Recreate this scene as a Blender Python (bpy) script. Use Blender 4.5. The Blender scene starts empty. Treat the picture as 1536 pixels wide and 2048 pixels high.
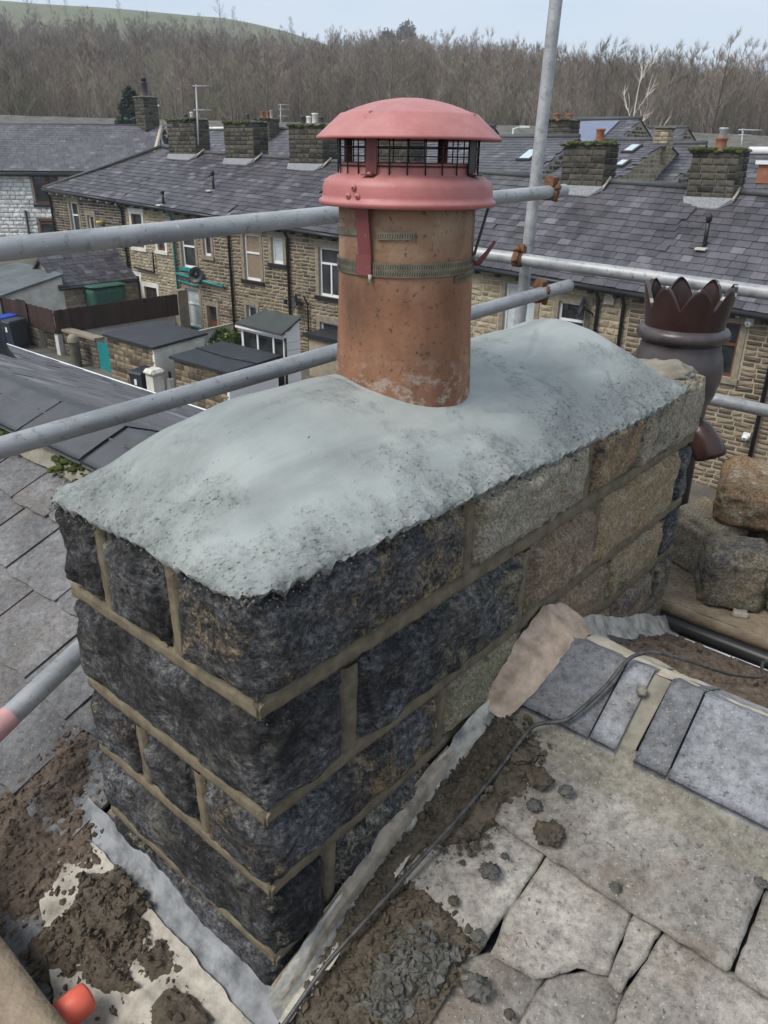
import bpy, math, random
import numpy as np
from mathutils import Matrix, Vector
R = math.radians
scn = bpy.context.scene
COL = scn.collection
# ---------------------------------------------------------------- camera
CAMLOC = (0.6748, -0.5282, 0.7025)
cam = bpy.data.cameras.new('camera'); camo = bpy.data.objects.new('camera', cam); COL.objects.link(camo)
cam.sensor_fit = 'VERTICAL'; cam.sensor_height = 36.0; cam.lens = 1538/2048*36
cam.clip_start = 0.05; cam.clip_end = 3000
_r, _u, _f = (0.75545, 0.65507, 0.01325), (-0.2841, 0.30928, 0.90754), (-0.59041, 0.68937, -0.41975)
camo.matrix_world = Matrix(((_r[0], _u[0], -_f[0], CAMLOC[0]), (_r[1], _u[1], -_f[1], CAMLOC[1]), (_r[2], _u[2], -_f[2], CAMLOC[2]), (0, 0, 0, 1)))
scn.camera = camo
# ---------------------------------------------------------------- world
SUN_EL, SUN_AZ = R(52), R(200)
w = bpy.data.worlds.new('World'); scn.world = w; w.use_nodes = True
wn, wl = w.node_tree.nodes, w.node_tree.links
wn.clear()
sky = wn.new('ShaderNodeTexSky'); sky.sky_type = 'NISHITA'; sky.sun_disc = False
sky.sun_elevation = SUN_EL; sky.sun_rotation = SUN_AZ; sky.air_density = 1.0; sky.dust_density = 1.5; sky.ozone_density = 1.2
tc = wn.new('ShaderNodeTexCoord'); mp = wn.new('ShaderNodeMapping'); mp.inputs['Scale'].default_value = (1.0, 1.0, 3.2)
nz = wn.new('ShaderNodeTexNoise'); nz.inputs['Scale'].default_value = 1.6; nz.inputs['Detail'].default_value = 5; nz.inputs['Roughness'].default_value = .5
wl.new(tc.outputs['Generated'], mp.inputs[0]); wl.new(mp.outputs[0], nz.inputs['Vector'])
cr = wn.new('ShaderNodeValToRGB'); cr.color_ramp.elements[0].position = .36; cr.color_ramp.elements[0].color = (.42, .42, .42, 1)
cr.color_ramp.elements[1].position = .64; cr.color_ramp.elements[1].color = (1, 1, 1, 1)
wl.new(nz.outputs[0], cr.inputs[0])
mx = wn.new('ShaderNodeMix'); mx.data_type = 'RGBA'
wl.new(cr.outputs[0], mx.inputs[0]); wl.new(sky.outputs[0], mx.inputs[6]); mx.inputs[7].default_value = (4.7, 5.3, 6.0, 1)
bg = wn.new('ShaderNodeBackground'); bg.inputs[1].default_value = 0.085
wl.new(mx.outputs[2], bg.inputs[0]); wo = wn.new('ShaderNodeOutputWorld'); wl.new(bg.outputs[0], wo.inputs[0])
# ---------------------------------------------------------------- sun (veiled by cloud)
sl = bpy.data.lights.new('sun', 'SUN'); sl.energy = 1.5; sl.angle = R(28); sl.color = (1, .96, .9)
so = bpy.data.objects.new('sun', sl); COL.objects.link(so)
_d = Vector((math.sin(SUN_AZ)*math.cos(SUN_EL), math.cos(SUN_AZ)*math.cos(SUN_EL), math.sin(SUN_EL)))
so.rotation_euler = _d.to_track_quat('Z', 'Y').to_euler(); so.location = (0, 0, 30)
vs = scn.view_settings; scn.display_settings.display_device = 'sRGB'
vs.view_transform = 'Standard'; vs.look = 'None'; vs.gamma = 1; vs.exposure = 1.0; vs.use_curve_mapping = False
# ---------------------------------------------------------------- helpers
rng = random.Random(7)
LOC = {}
def link(o, parent=None, kind=None, label=None, cat=None, group=None):
    COL.objects.link(o)
    if parent is not None:
        o.parent = parent
        if parent.name in LOC: o.matrix_parent_inverse = Matrix.Translation(-LOC[parent.name])
    if kind: o['kind'] = kind
    if label: o['label'] = label
    if cat: o['category'] = cat
    if group: o['group'] = group
    return o
def thing(name, label, cat, loc, group=None):
    o = bpy.data.objects.new(name, None); o.empty_display_size = .1
    o.location = loc; LOC[o.name] = Vector(loc)
    return link(o, None, None, label, cat, group)
def mesh(name, V, F, mats, smooth=False, midx=None):
    me = bpy.data.meshes.new(name)
    if isinstance(F, np.ndarray):
        V = np.asarray(V, np.float32); n = F.shape[1]
        me.vertices.add(len(V)); me.vertices.foreach_set('co', V.ravel())
        me.loops.add(F.size); me.loops.foreach_set('vertex_index', F.astype(np.int32).ravel())
        me.polygons.add(len(F)); me.polygons.foreach_set('loop_start', np.arange(0, F.size, n, dtype=np.int32))
        me.polygons.foreach_set('loop_total', np.full(len(F), n, np.int32))
        me.update(calc_edges=True); me.validate()
    else:
        me.from_pydata([tuple(v) for v in V], [], F); me.update()
    for m in (mats if isinstance(mats, (list, tuple)) else [mats]): me.materials.append(m)
    if smooth: me.polygons.foreach_set('use_smooth', np.ones(len(me.polygons), bool))
    if midx is not None: me.polygons.foreach_set('material_index', np.asarray(midx, np.int32))
    return me
def obj(name, me, parent=None, kind=None, label=None, cat=None, group=None, color=None, M=None):
    o = bpy.data.objects.new(name, me)
    if color: o.color = color
    link(o, parent, kind, label, cat, group)
    if M is not None: o.matrix_basis = M
    return o
class MB:
    """collects shapes, builds one mesh"""
    def __init__(s): s.v = []; s.f = []; s.s = []
    def add(s, V, F, sm=False):
        n = len(s.v); s.v += [tuple(map(float, v)) for v in V]; s.f += [tuple(i+n for i in f) for f in F]; s.s += [sm]*len(F); return s
    def box(s, lo, hi):
        (a, b, c), (d, e, f) = lo, hi
        return s.add([(a, b, c), (d, b, c), (d, e, c), (a, e, c), (a, b, f), (d, b, f), (d, e, f), (a, e, f)],
                     [(0, 3, 2, 1), (4, 5, 6, 7), (0, 1, 5, 4), (1, 2, 6, 5), (2, 3, 7, 6), (3, 0, 4, 7)])
    def hexa(s, b, t):   # bottom quad, top quad (ccw from above)
        return s.add(list(b)+list(t), [(0, 3, 2, 1), (4, 5, 6, 7), (0, 1, 5, 4), (1, 2, 6, 5), (2, 3, 7, 6), (3, 0, 4, 7)])
    def prism(s, poly, d):   # polygon extruded along d
        n = len(poly); d = Vector(d)
        return s.add([Vector(p) for p in poly]+[Vector(p)+d for p in poly],
                     [tuple(range(n))[::-1], tuple(range(n, 2*n))]+[(i, (i+1) % n, n+(i+1) % n, n+i) for i in range(n)])
    def tube(s, pts, r, n=12, cap=True):
        pts = [Vector(p) for p in pts]; rr = r if isinstance(r, (list, tuple)) else [r]*len(pts)
        V = []; F = []; ref = None
        for i, p in enumerate(pts):
            t = (pts[min(i+1, len(pts)-1)]-pts[max(i-1, 0)]).normalized()
            if ref is None: ref = t.orthogonal().normalized()
            ref = (ref-t*ref.dot(t)).normalized(); b = t.cross(ref)
            for k in range(n):
                a = 2*math.pi*k/n; V.append(p+(ref*math.cos(a)+b*math.sin(a))*rr[i])
        for i in range(len(pts)-1):
            for k in range(n):
                F.append((i*n+k, i*n+(k+1) % n, (i+1)*n+(k+1) % n, (i+1)*n+k))
        s.add(V, F, True)
        if cap:
            m = len(s.v)-len(V); s.f += [tuple(range(m+n-1, m-1, -1)), tuple(range(m+(len(pts)-1)*n, m+len(pts)*n))]; s.s += [False, False]
        return s
    def lathe(s, prof, c=(0, 0, 0), n=48, a0=0, a1=2*math.pi, axis=None):
        full = abs(a1-a0-2*math.pi) < 1e-6; m = n if full else n+1; V = []; F = []
        for r_, z in prof:
            for k in range(m):
                a = a0+(a1-a0)*k/n; V.append((c[0]+r_*math.cos(a), c[1]+r_*math.sin(a), c[2]+z))
        for i in range(len(prof)-1):
            for k in range(n):
                k2 = (k+1) % m
                F.append((i*m+k, i*m+k2, (i+1)*m+k2, (i+1)*m+k))
        return s.add(V, F, True)
    def build(s, name, mats, parent=None, smooth=None, **kw):
        me = mesh(name, s.v, s.f, mats)
        me.polygons.foreach_set('use_smooth', s.s if smooth is None else [smooth]*len(s.f))
        return obj(name, me, parent, **kw)
def _h(ix, iy, iz, seed):
    h = (ix*374761393+iy*668265263+iz*2147483647+seed*974634777) & 0xffffffff
    h = ((h ^ (h >> 13))*1274126177) & 0xffffffff
    return (h ^ (h >> 16)) & 0xffffffff
def perlin(p, seed=0):
    p = np.asarray(p, float); i = np.floor(p).astype(np.int64); f = p-i; u = f*f*f*(f*(f*6-15)+10); r = 0
    for dx in (0, 1):
        for dy in (0, 1):
            for dz in (0, 1):
                h = _h(i[:, 0]+dx, i[:, 1]+dy, i[:, 2]+dz, seed)
                g = np.stack([(h & 255)/127.5-1, ((h >> 8) & 255)/127.5-1, ((h >> 16) & 255)/127.5-1], 1)
                d = (g*(f-np.array([dx, dy, dz]))).sum(1)
                r = r+d*(u[:, 0] if dx else 1-u[:, 0])*(u[:, 1] if dy else 1-u[:, 1])*(u[:, 2] if dz else 1-u[:, 2])
    return r
def fbm(p, oct=4, seed=0, gain=.5):
    p = np.asarray(p, float); a = 1; r = 0
    for o in range(oct): r = r+a*perlin(p*2**o+o*17.3, seed+o); a *= gain
    return r
def sm01(x): x = np.clip(x, 0, 1); return x*x*(3-2*x)
def gridfaces(n, m):   # n rows, m cols of vertices
    a = np.arange(n*m).reshape(n, m)
    return np.stack([a[:-1, :-1].ravel(), a[:-1, 1:].ravel(), a[1:, 1:].ravel(), a[1:, :-1].ravel()], 1)
def rock(lo, hi, res=.012, bulge=.012, amp=.006, edge=.03, seed=0, crn=.004, flat=()):
    """rough stone block: gridded box, faces pitched outwards, noisy; returns verts, quad faces"""
    lo = np.array(lo, float); hi = np.array(hi, float); c = (lo+hi)/2; h = (hi-lo)/2
    Vs = []; Fs = []; n0 = 0
    for ax in range(3):
        j, k = (ax+1) % 3, (ax+2) % 3
        nj = max(3, int(2*h[j]/res)+1); nk = max(3, int(2*h[k]/res)+1)
        for s in (-1, 1):
            J, K = np.meshgrid(np.linspace(-h[j], h[j], nj), np.linspace(-h[k], h[k], nk), indexing='ij')
            q = np.zeros((nj*nk, 3)); q[:, ax] = s*h[ax]; q[:, j] = J.ravel(); q[:, k] = K.ravel()
            F = gridfaces(nj, nk)
            if s < 0: F = F[:, ::-1]
            Vs.append(q); Fs.append(F+n0); n0 += len(q)
    q = np.concatenate(Vs); F = np.concatenate(Fs); e = h-np.abs(q); P = q+c
    ns = fbm(P*9+seed*3.7, 3, seed); nr = np.abs(fbm(P*np.array([9, 9, 13])+seed*1.7, 5, seed+5, .55))*.8
    for ax in range(3):
        j, k = (ax+1) % 3, (ax+2) % 3
        on = e[:, ax] < 1e-9
        d = np.minimum(e[:, j], e[:, k]); t = sm01(d/edge)
        b = 0 if (ax in flat) else bulge
        q[:, ax] += np.where(on, np.sign(q[:, ax])*t*(b*(1+.9*ns)-b*1.6*nr), 0)
    # rounded corners + chipped arrises + overall noise
    P = q+c; m1 = np.sort(e, 1)[:, 1]
    k = (crn*(1-sm01(m1/.02)))[:, None]*(.6+np.abs(fbm(P*28+seed, 2, seed+9))[:, None]*2.5)
    q -= np.sign(q)*k*(e < .02)
    for a in range(3): q[:, a] += amp*fbm(P*22+a*31.1+seed*5.1, 4, seed+20+a)
    return q+c, F
def icolump(n, seed, amp=.35, freq=2.2, sq=.7):
    """a crumbly lump, unit size"""
    import bmesh
    bm = bmesh.new(); bmesh.ops.create_icosphere(bm, subdivisions=n, radius=1)
    V = np.array([v.co[:] for v in bm.verts]); F = np.array([[v.index for v in f.verts] for f in bm.faces]); bm.free()
    d = 1+amp*fbm(V*freq+seed*9.1, 4, seed, .65)*1.3
    V = V*d[:, None]; V[:, 2] *= sq
    return V, F
def merge(parts):
    Vs = []; Fs = []; n = 0
    for V, F in parts: Vs.append(V); Fs.append(F+n); n += len(V)
    return np.concatenate(Vs), np.concatenate(Fs)
def rotm(rx, ry, rz): 
    return np.array((Matrix.Rotation(rz, 3, 'Z') @ Matrix.Rotation(ry, 3, 'Y') @ Matrix.Rotation(rx, 3, 'X')))
def frame(o, ex, ey, ez, s=(1, 1, 1)):
    return Matrix(((ex[0]*s[0], ey[0]*s[1], ez[0]*s[2], o[0]), (ex[1]*s[0], ey[1]*s[1], ez[1]*s[2], o[1]), (ex[2]*s[0], ey[2]*s[1], ez[2]*s[2], o[2]), (0, 0, 0, 1)))
# ---------------------------------------------------------------- materials
class NT:
    def __init__(s, name, rough=.8, spec=.4):
        s.m = bpy.data.materials.new(name); s.m.use_nodes = True; s.n = s.m.node_tree.nodes; s.l = s.m.node_tree.links
        s.b = s.n['Principled BSDF']; s.b.inputs['Roughness'].default_value = rough; s.b.inputs['Specular IOR Level'].default_value = spec
        s.geo = s.n.new('ShaderNodeNewGeometry'); s.pos = s.geo.outputs['Position']; s.oi = None; s.bh = None
    def put(s, sock, v):
        if isinstance(v, bpy.types.NodeSocket): s.l.new(v, sock)
        elif isinstance(v, (tuple, list)) and len(v) == 3 and sock.type == 'RGBA': sock.default_value = (*v, 1)
        else: sock.default_value = v
    def obj(s, k):
        if s.oi is None: s.oi = s.n.new('ShaderNodeObjectInfo')
        return s.oi.outputs[k]
    def vec(s, scale=(1, 1, 1), off=None, rot=None, src=None):
        n = s.n.new('ShaderNodeMapping'); s.l.new(src or s.pos, n.inputs[0]); n.inputs['Scale'].default_value = scale
        if rot: n.inputs['Rotation'].default_value = rot
        if off is not None: s.put(n.inputs['Location'], off)
        return n.outputs[0]
    def noise(s, scale, detail=4, rough=.55, vec=None, dist=0):
        n = s.n.new('ShaderNodeTexNoise'); s.l.new(vec or s.pos, n.inputs['Vector'])
        n.inputs['Scale'].default_value = scale; n.inputs['Detail'].default_value = detail; n.inputs['Roughness'].default_value = rough; n.inputs['Distortion'].default_value = dist
        return n.outputs[0]
    def voro(s, scale, feat='F1', vec=None, rnd=1):
        n = s.n.new('ShaderNodeTexVoronoi'); n.feature = feat; s.l.new(vec or s.pos, n.inputs['Vector']); n.inputs['Scale'].default_value = scale; n.inputs['Randomness'].default_value = rnd
        return n.outputs[0]
    def ramp(s, fac, stops, interp='LINEAR'):
        n = s.n.new('ShaderNodeValToRGB'); e = n.color_ramp.elements; n.color_ramp.interpolation = interp
        while len(e) < len(stops): e.new(.5)
        for el, (p, c) in zip(e, stops):
            el.position = p; el.color = (*c, 1) if isinstance(c, (tuple, list)) else (c, c, c, 1)
        s.put(n.inputs[0], fac); return n.outputs[0]
    def math(s, op, a, b=0.0, c=None):
        n = s.n.new('ShaderNodeMath'); n.operation = op; s.put(n.inputs[0], a); s.put(n.inputs[1], b)
        if c is not None: s.put(n.inputs[2], c)
        return n.outputs[0]
    def mix(s, f, a, b, mode='MIX'):
        n = s.n.new('ShaderNodeMix'); n.data_type = 'RGBA'; n.blend_type = mode
        s.put(n.inputs[0], f); s.put(n.inputs[6], a); s.put(n.inputs[7], b); return n.outputs[2]
    def rnd(s):
        a = s.math('ADD', s.obj('Random'), s.geo.outputs['Random Per Island']); return s.math('FRACT', a)
    def bump(s, h, strength=.5, dist=.01):
        n = s.n.new('ShaderNodeBump'); s.put(n.inputs['Height'], h); n.inputs['Strength'].default_value = strength; n.inputs['Distance'].default_value = dist
        if s.bh: s.l.new(s.bh, n.inputs['Normal'])
        s.bh = n.outputs[0]; s.l.new(s.bh, s.b.inputs['Normal'])
    def done(s, col, rough=None, metal=None):
        s.put(s.b.inputs['Base Color'], col)
        if rough is not None: s.put(s.b.inputs['Roughness'], rough)
        if metal is not None: s.b.inputs['Metallic'].default_value = metal
        return s.m
def simple(name, c1, c2=None, scale=8, rough=.7, bump=.2, bs=60, bd=.004, var=0, metal=None, spec=.4):
    t = NT(name, rough, spec); c2 = c2 or tuple(v*.7 for v in c1)
    col = t.ramp(t.noise(scale, 6, .6), [(.3, c2), (.7, c1)])
    if var: col = t.mix(1, col, t.ramp(t.rnd(), [(0, 1-var), (1, 1+var*.5)]), 'MULTIPLY')
    if bump: t.bump(t.noise(bs, 4), bump, bd)
    return t.done(col, None, metal)

# ================================================================ hero materials
def m_stone(name='gritstone'):
    t = NT(name, .78, .35)
    base = t.obj('Color'); soot = t.obj('Alpha'); rv = t.obj('Random')
    off = t.n.new('ShaderNodeCombineXYZ'); t.put(off.inputs[0], t.math('MULTIPLY', rv, 37.0)); t.put(off.inputs[2], t.math('MULTIPLY', rv, 11.0))
    pv = t.vec(off=off.outputs[0])
    n1 = t.noise(6.5, 8, .70, pv, .25); n2 = t.noise(30, 6, .7, pv)
    xyz = t.n.new('ShaderNodeSeparateXYZ'); t.l.new(t.pos, xyz.inputs[0])
    far = t.ramp(xyz.outputs[1], [(.10, .5), (.62, .40)])        # soot is thickest on the weather corner
    fine0 = t.noise(120, 5, .85, pv)
    v = t.math('ADD', t.math('MULTIPLY', n1, .62), t.math('MULTIPLY', n2, .25)); v = t.math('ADD', v, t.math('MULTIPLY', fine0, .30))
    v = t.math('ADD', v, t.math('SUBTRACT', far, .535))
    mask = t.ramp(t.math('ADD', v, t.math('MULTIPLY_ADD', soot, .55, -.31)), [(.46, 0), (.56, 1)])
    fib = t.noise(60, 8, .82, t.vec((1, 1, 1.6), rot=(.5, .3, .7)), .2)
    fine = t.noise(150, 6, .85, pv); grain = t.noise(260, 4, .85)
    dark = t.ramp(fib, [(.36, (.010, .010, .011)), (.46, (.038, .038, .040)), (.53, (.085, .084, .085)), (.62, (.24, .235, .225)), (.70, (.40, .39, .37))])
    dark = t.mix(t.ramp(fine, [(.50, 0), (.62, .8)]), dark, (.15, .15, .155))
    dark = t.mix(t.ramp(fine, [(.36, .8), (.46, 0)]), dark, (.006, .006, .007))
    dark = t.mix(t.math('MULTIPLY', t.ramp(t.noise(9, 6, .7, t.vec(off=(3, 8, 1))), [(.56, 0), (.68, .8)]), t.ramp(fib, [(.44, .2), (.6, 1)])), dark, (.32, .29, .22))
    dark = t.mix(1, dark, t.ramp(t.noise(6.5, 5, .62, pv), [(.36, .24), (.5, .80), (.64, 2.0)]), 'MULTIPLY')
    tan = t.mix(t.ramp(t.noise(13, 6, .65, t.vec(off=(2, 5, 4))), [(.50, 0), (.66, .5)]), base, (.38, .28, .14))
    tan = t.mix(t.ramp(t.noise(18, 6, .7, t.vec(off=(6, 1, 9))), [(.52, 0), (.66, .9)]), tan, (.56, .50, .38))
    tan = t.mix(t.ramp(t.noise(10, 6, .7, t.vec(off=(1, 9, 3))), [(.56, 0), (.70, .6)]), tan, (.22, .22, .155))
    tan = t.mix(1, tan, t.ramp(fine, [(.36, (.30, .27, .24)), (.5, (.95, .92, .88)), (.62, (1.7, 1.65, 1.55))]), 'MULTIPLY')
    tan = t.mix(t.ramp(t.noise(15, 7, .75), [(.57, 0), (.66, .6)]), tan, (.05, .046, .04))
    tan = t.mix(t.ramp(fib, [(.56, 0), (.68, .6)]), tan, (.56, .51, .42))
    col = t.mix(mask, tan, dark)
    col = t.mix(t.ramp(grain, [(.34, .85), (.43, 0)]), col, (.008, .008, .008))
    t.bump(t.noise(60, 9, .8), 1.0, .016); t.bump(fine, .7, .006)
    return t.done(col)
M_STONE = m_stone()
def m_mortar(name, c, dk, sc=30, wet=.75):
    t = NT(name, wet, .4)
    n = t.noise(sc, 7, .65); col = t.ramp(n, [(.32, dk), (.60, c)])
    col = t.mix(t.ramp(t.noise(7, 4), [(.4, 0), (.7, .35)]), col, tuple(v*.55 for v in c))
    t.bump(t.noise(120, 6, .7), .6, .004)
    return t.done(col)
M_MORTAR = m_mortar('pointing_mortar', (.185, .152, .100), (.085, .068, .044))
M_CLOD = m_mortar('wet_mortar_clods', (.105, .083, .056), (.040, .032, .022), 45)
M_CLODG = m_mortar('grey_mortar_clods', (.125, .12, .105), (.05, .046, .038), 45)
def m_flaunch():
    t = NT('wet_flaunching', .55, .4)
    at = t.n.new('ShaderNodeAttribute'); at.attribute_name = 'rough_edge'; ed = at.outputs['Fac']
    n = t.noise(2.6, 4, .55); col = t.ramp(n, [(.3, (.25, .272, .255)), (.68, (.35, .372, .348))])
    sw = t.noise(9, 6, .6, t.vec((1, .28, 1), rot=(0, 0, .85)), .5); sw2 = t.noise(9, 6, .6, t.vec((1, .25, 1), rot=(0, 0, -.5)), .5)
    col = t.mix(1, col, t.ramp(sw, [(.34, .78), (.66, 1.15)]), 'MULTIPLY')
    rough = t.ramp(t.math('ADD', t.noise(6, 5, .65, t.vec(off=(3, 1, 2))), t.math('MULTIPLY', ed, .24)), [(.53, 0), (.70, 1)])
    gr = t.noise(60, 8, .8)
    col = t.mix(t.math('MULTIPLY', rough, t.ramp(gr, [(.38, .75), (.56, 0)])), col, (.13, .14, .132))
    col = t.mix(t.ramp(t.noise(120, 5, .75), [(.60, 0), (.74, .3)]), col, (.50, .52, .50))
    pit = t.math('MULTIPLY', t.ramp(t.noise(200, 4, .75, t.vec((1, .45, 1), rot=(0, 0, .6))), [(.60, 0), (.65, 1)]), rough)
    pit2 = t.ramp(t.noise(80, 3, .6, t.vec((1, .45, 1), rot=(0, 0, -.4), off=(5, 2, 1))), [(.73, 0), (.76, 1)])
    p = t.math('MAXIMUM', pit, pit2)
    col = t.mix(t.math('MULTIPLY', p, .85), col, (.045, .047, .045))
    t.bump(sw, .25, .010); t.bump(sw2, .18, .008)
    t.bump(t.math('MULTIPLY', gr, t.math('ADD', rough, .22)), .75, .006)
    t.bump(t.math('MULTIPLY', p, -1), .9, .004); t.bump(t.noise(320, 4, .8), .35, .0016)
    return t.done(col, t.ramp(n, [(.35, .48), (.65, .68)]))
M_FLAUNCH = m_flaunch()
def m_terracotta():
    t = NT('weathered_terracotta', .72, .35)
    n = t.noise(7, 7, .62, t.vec((1, 1, .45)))
    col = t.ramp(n, [(.28, (.11, .058, .036)), (.45, (.235, .115, .065)), (.58, (.32, .165, .095)), (.72, (.38, .25, .165))])
    col = t.mix(t.ramp(t.noise(3.5, 5, .6, t.vec((1, 1, .35), off=(2, 4, 1))), [(.52, 0), (.66, .75)]), col, (.17, .068, .034))
    z = t.n.new('ShaderNodeSeparateXYZ'); t.l.new(t.pos, z.inputs[0])
    # pale lime dust towards the upper part (dirt on the clay), splashes of mortar near the foot
    up = t.math('MULTIPLY', t.ramp(t.math('ADD', z.outputs[2], t.math('MULTIPLY', n, .12)), [(.52, 0), (.64, 1)]), t.ramp(t.noise(16, 6, .7), [(.35, .15), (.60, .8)]))
    col = t.mix(up, col, (.34, .255, .17))
    foot = t.math('MULTIPLY', t.ramp(z.outputs[2], [(.30, 1), (.375, 0)]), t.ramp(t.noise(30, 6, .7, t.vec((1, 1, 1.6))), [(.5, 0), (.6, .8)]))
    col = t.mix(foot, col, (.42, .37, .31))
    col = t.mix(t.ramp(t.noise(20, 5, .7, t.vec((1, 1, .3), off=(1, 7, 3))), [(.66, 0), (.72, .7)]), col, (.42, .40, .37))
    col = t.mix(t.ramp(t.noise(110, 3, .6), [(.60, 0), (.70, .75)]), col, (.05, .03, .02))
    t.bump(t.noise(90, 6, .7), .35, .004)
    return t.done(col)
M_TERRA = m_terracotta()
def m_paint(name, c, dust, sp=.5):
    t = NT(name, .48, .45)
    n = t.noise(9, 6, .6); col = t.ramp(n, [(.3, tuple(v*.75 for v in c)), (.65, c)])
    nz_ = t.n.new('ShaderNodeSeparateXYZ'); t.l.new(t.geo.outputs['Normal'], nz_.inputs[0])
    f = t.math('MULTIPLY', t.ramp(nz_.outputs[2], [(.1, .18), (.75, 1)]), t.ramp(t.noise(22, 6, .65), [(.3, .3), (.7, .9)]))
    col = t.mix(t.math('MULTIPLY', f, sp), col, dust)
    col = t.mix(t.ramp(t.noise(85, 4, .7), [(.67, 0), (.73, .6)]), col, (.60, .45, .42))
    col = t.mix(t.ramp(t.noise(60, 3, .6, t.vec(off=(4, 4, 4))), [(.72, 0), (.76, .7)]), col, (.10, .04, .035))
    t.bump(t.noise(160, 4, .6), .12, .002)
    return t.done(col, t.ramp(t.noise(30, 4), [(.3, .38), (.7, .62)]))
M_RED = m_paint('faded_red_paint', (.40, .115, .105), (.52, .27, .25), .75)
M_REDD = m_paint('red_strap_paint', (.17, .045, .045), (.26, .12, .11), .35)
M_WIRE = simple('black_wire', (.018, .017, .016), None, rough=.5, bump=0)
M_CLAMP = simple('dull_steel_band', (.30, .27, .20), (.14, .12, .085), 40, .42, .1, metal=.75)
M_SLOT = simple('band_slot', (.02, .018, .014), None, bump=0)
def m_galv():
    t = NT('galvanised_steel', .5, .5)
    n = t.noise(16, 7, .65, t.vec((1, .25, 1))); col = t.ramp(n, [(.28, (.24, .245, .25)), (.5, (.36, .365, .365)), (.72, (.47, .47, .465))])
    col = t.mix(t.ramp(t.noise(38, 6, .7), [(.55, 0), (.68, .7)]), col, (.17, .165, .155))
    col = t.mix(t.ramp(t.noise(70, 3, .6), [(.68, 0), (.72, .7)]), col, (.70, .69, .66))
    col = t.mix(t.ramp(t.noise(52, 3, .6, t.vec(off=(3, 3, 8))), [(.67, 0), (.71, .85)]), col, (.11, .075, .05))
    t.bump(t.noise(60, 5, .7), .15, .002)
    return t.done(col, t.ramp(n, [(.3, .42), (.7, .6)]), .25)
M_GALV = m_galv()
M_RUST = simple('rusty_steel', (.22, .105, .05), (.075, .035, .02), 60, .8, .5, 140, .004)
M_BLACKPIPE = simple('black_plastic', (.035, .035, .037), (.02, .02, .02), 10, .38, .05)
M_LEAD = m_mortar('old_lead', (.30, .305, .31), (.10, .105, .11), 26, .7)
M_LEADW = m_mortar('lead_with_cement_bloom', (.54, .50, .42), (.15, .15, .15), 24, .75)
M_CREAM = m_mortar('cream_cement_smear', (.50, .455, .38), (.19, .165, .13), 24, .85)
M_FILLET = m_mortar('pink_sand_fillet', (.60, .455, .34), (.30, .22, .155), 22, .85)
M_HAUNCH = m_mortar('tan_haunch', (.38, .32, .245), (.15, .125, .095), 30, .85)
M_BUFF = simple('buff_ridge_bedding', (.27, .245, .195), (.15, .135, .105), 22, .85, .5, 90, .005)
M_CREST = simple('pale_ridge_mortar', (.60, .54, .43), (.36, .30, .21), 18, .85, .5, 90, .006)
def m_flag(name, c1, c2, moss=.5, speck=.6):
    t = NT(name, .78, .35)
    n = t.noise(6, 7, .62); col = t.ramp(n, [(.3, c2), (.68, c1)])
    col = t.mix(1, col, t.ramp(t.noise(55, 7, .8), [(.34, .45), (.52, 1), (.68, 1.35)]), 'MULTIPLY')
    col = t.mix(1, col, t.ramp(t.rnd(), [(0, .72), (1, 1.15)]), 'MULTIPLY')
    col = t.mix(t.math('MULTIPLY', t.ramp(t.noise(5, 6, .65, t.vec(off=(9, 2, 5))), [(.52, 0), (.68, .9)]), moss), col, (.13, .085, .05))
    sp = t.ramp(t.noise(120, 2, .5), [(.635, 0), (.68, 1)])
    sp = t.math('MULTIPLY', sp, t.ramp(t.noise(9, 3), [(.35, .3), (.6, 1)]))
    col = t.mix(t.math('MULTIPLY', sp, speck), col, (.045, .04, .038))
    col = t.mix(t.ramp(t.noise(210, 2, .5, t.vec(off=(1, 2, 3))), [(.66, 0), (.72, .55)]), col, (.5, .49, .46))
    t.bump(t.noise(40, 8, .7), .5, .006); t.bump(t.noise(220, 3, .6), .3, .002)
    return t.done(col)
M_FLAG = m_flag('stone_roof_flag', (.40, .372, .325), (.19, .17, .145), .8, .75)
M_SLATEG = m_flag('grey_stone_slate', (.205, .20, .198), (.095, .092, .092), .30, .3)
M_BLUE = m_flag('blue_grey_ridge_tile', (.26, .265, .275), (.16, .163, .170), .25, .75)
M_DARKTILE = simple('dark_ridge_tile', (.085, .088, .092), (.055, .057, .06), 9, .6, .2, 80, .003)
def m_farslate(name, c1, c2, v=.55):
    t = NT(name, .55, .45)
    col = t.ramp(t.noise(2.2, 6, .65), [(.3, c2), (.68, c1)])
    col = t.mix(1, col, t.ramp(t.rnd(), [(0, 1-v*.5), (.7, 1), (.88, 1.1), (1, 1+v*1.2)]), 'MULTIPLY')
    col = t.mix(t.ramp(t.noise(.55, 4, .6, t.vec((1.5, .5, .5), off=(5, 2, 9))), [(.52, 0), (.72, .5)]), col, (.16, .15, .165))
    t.bump(t.noise(14, 4), .3, .02)
    return t.done(col)
M_FSLATE = m_farslate('welsh_slate', (.098, .092, .102), (.050, .047, .053), .8)
M_STREAK = m_farslate('streaky_slate', (.15, .14, .145), (.075, .068, .07), .9)
def m_wallstone(name, c1, c2, dark=.35):
    t = NT(name, .85, .25)
    col = t.ramp(t.rnd(), [(0, c2), (.55, c1), (1, tuple(v*1.18 for v in c1))])
    col = t.mix(1, col, t.ramp(t.noise(5, 6, .65), [(.3, .6), (.7, 1.2)]), 'MULTIPLY')
    col = t.mix(t.math('MULTIPLY', t.ramp(t.noise(.7, 5, .65), [(.45, 0), (.65, 1)]), dark), col, (.045, .04, .034))
    t.bump(t.noise(26, 6, .7), .7, .02)
    return t.done(col)
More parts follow.
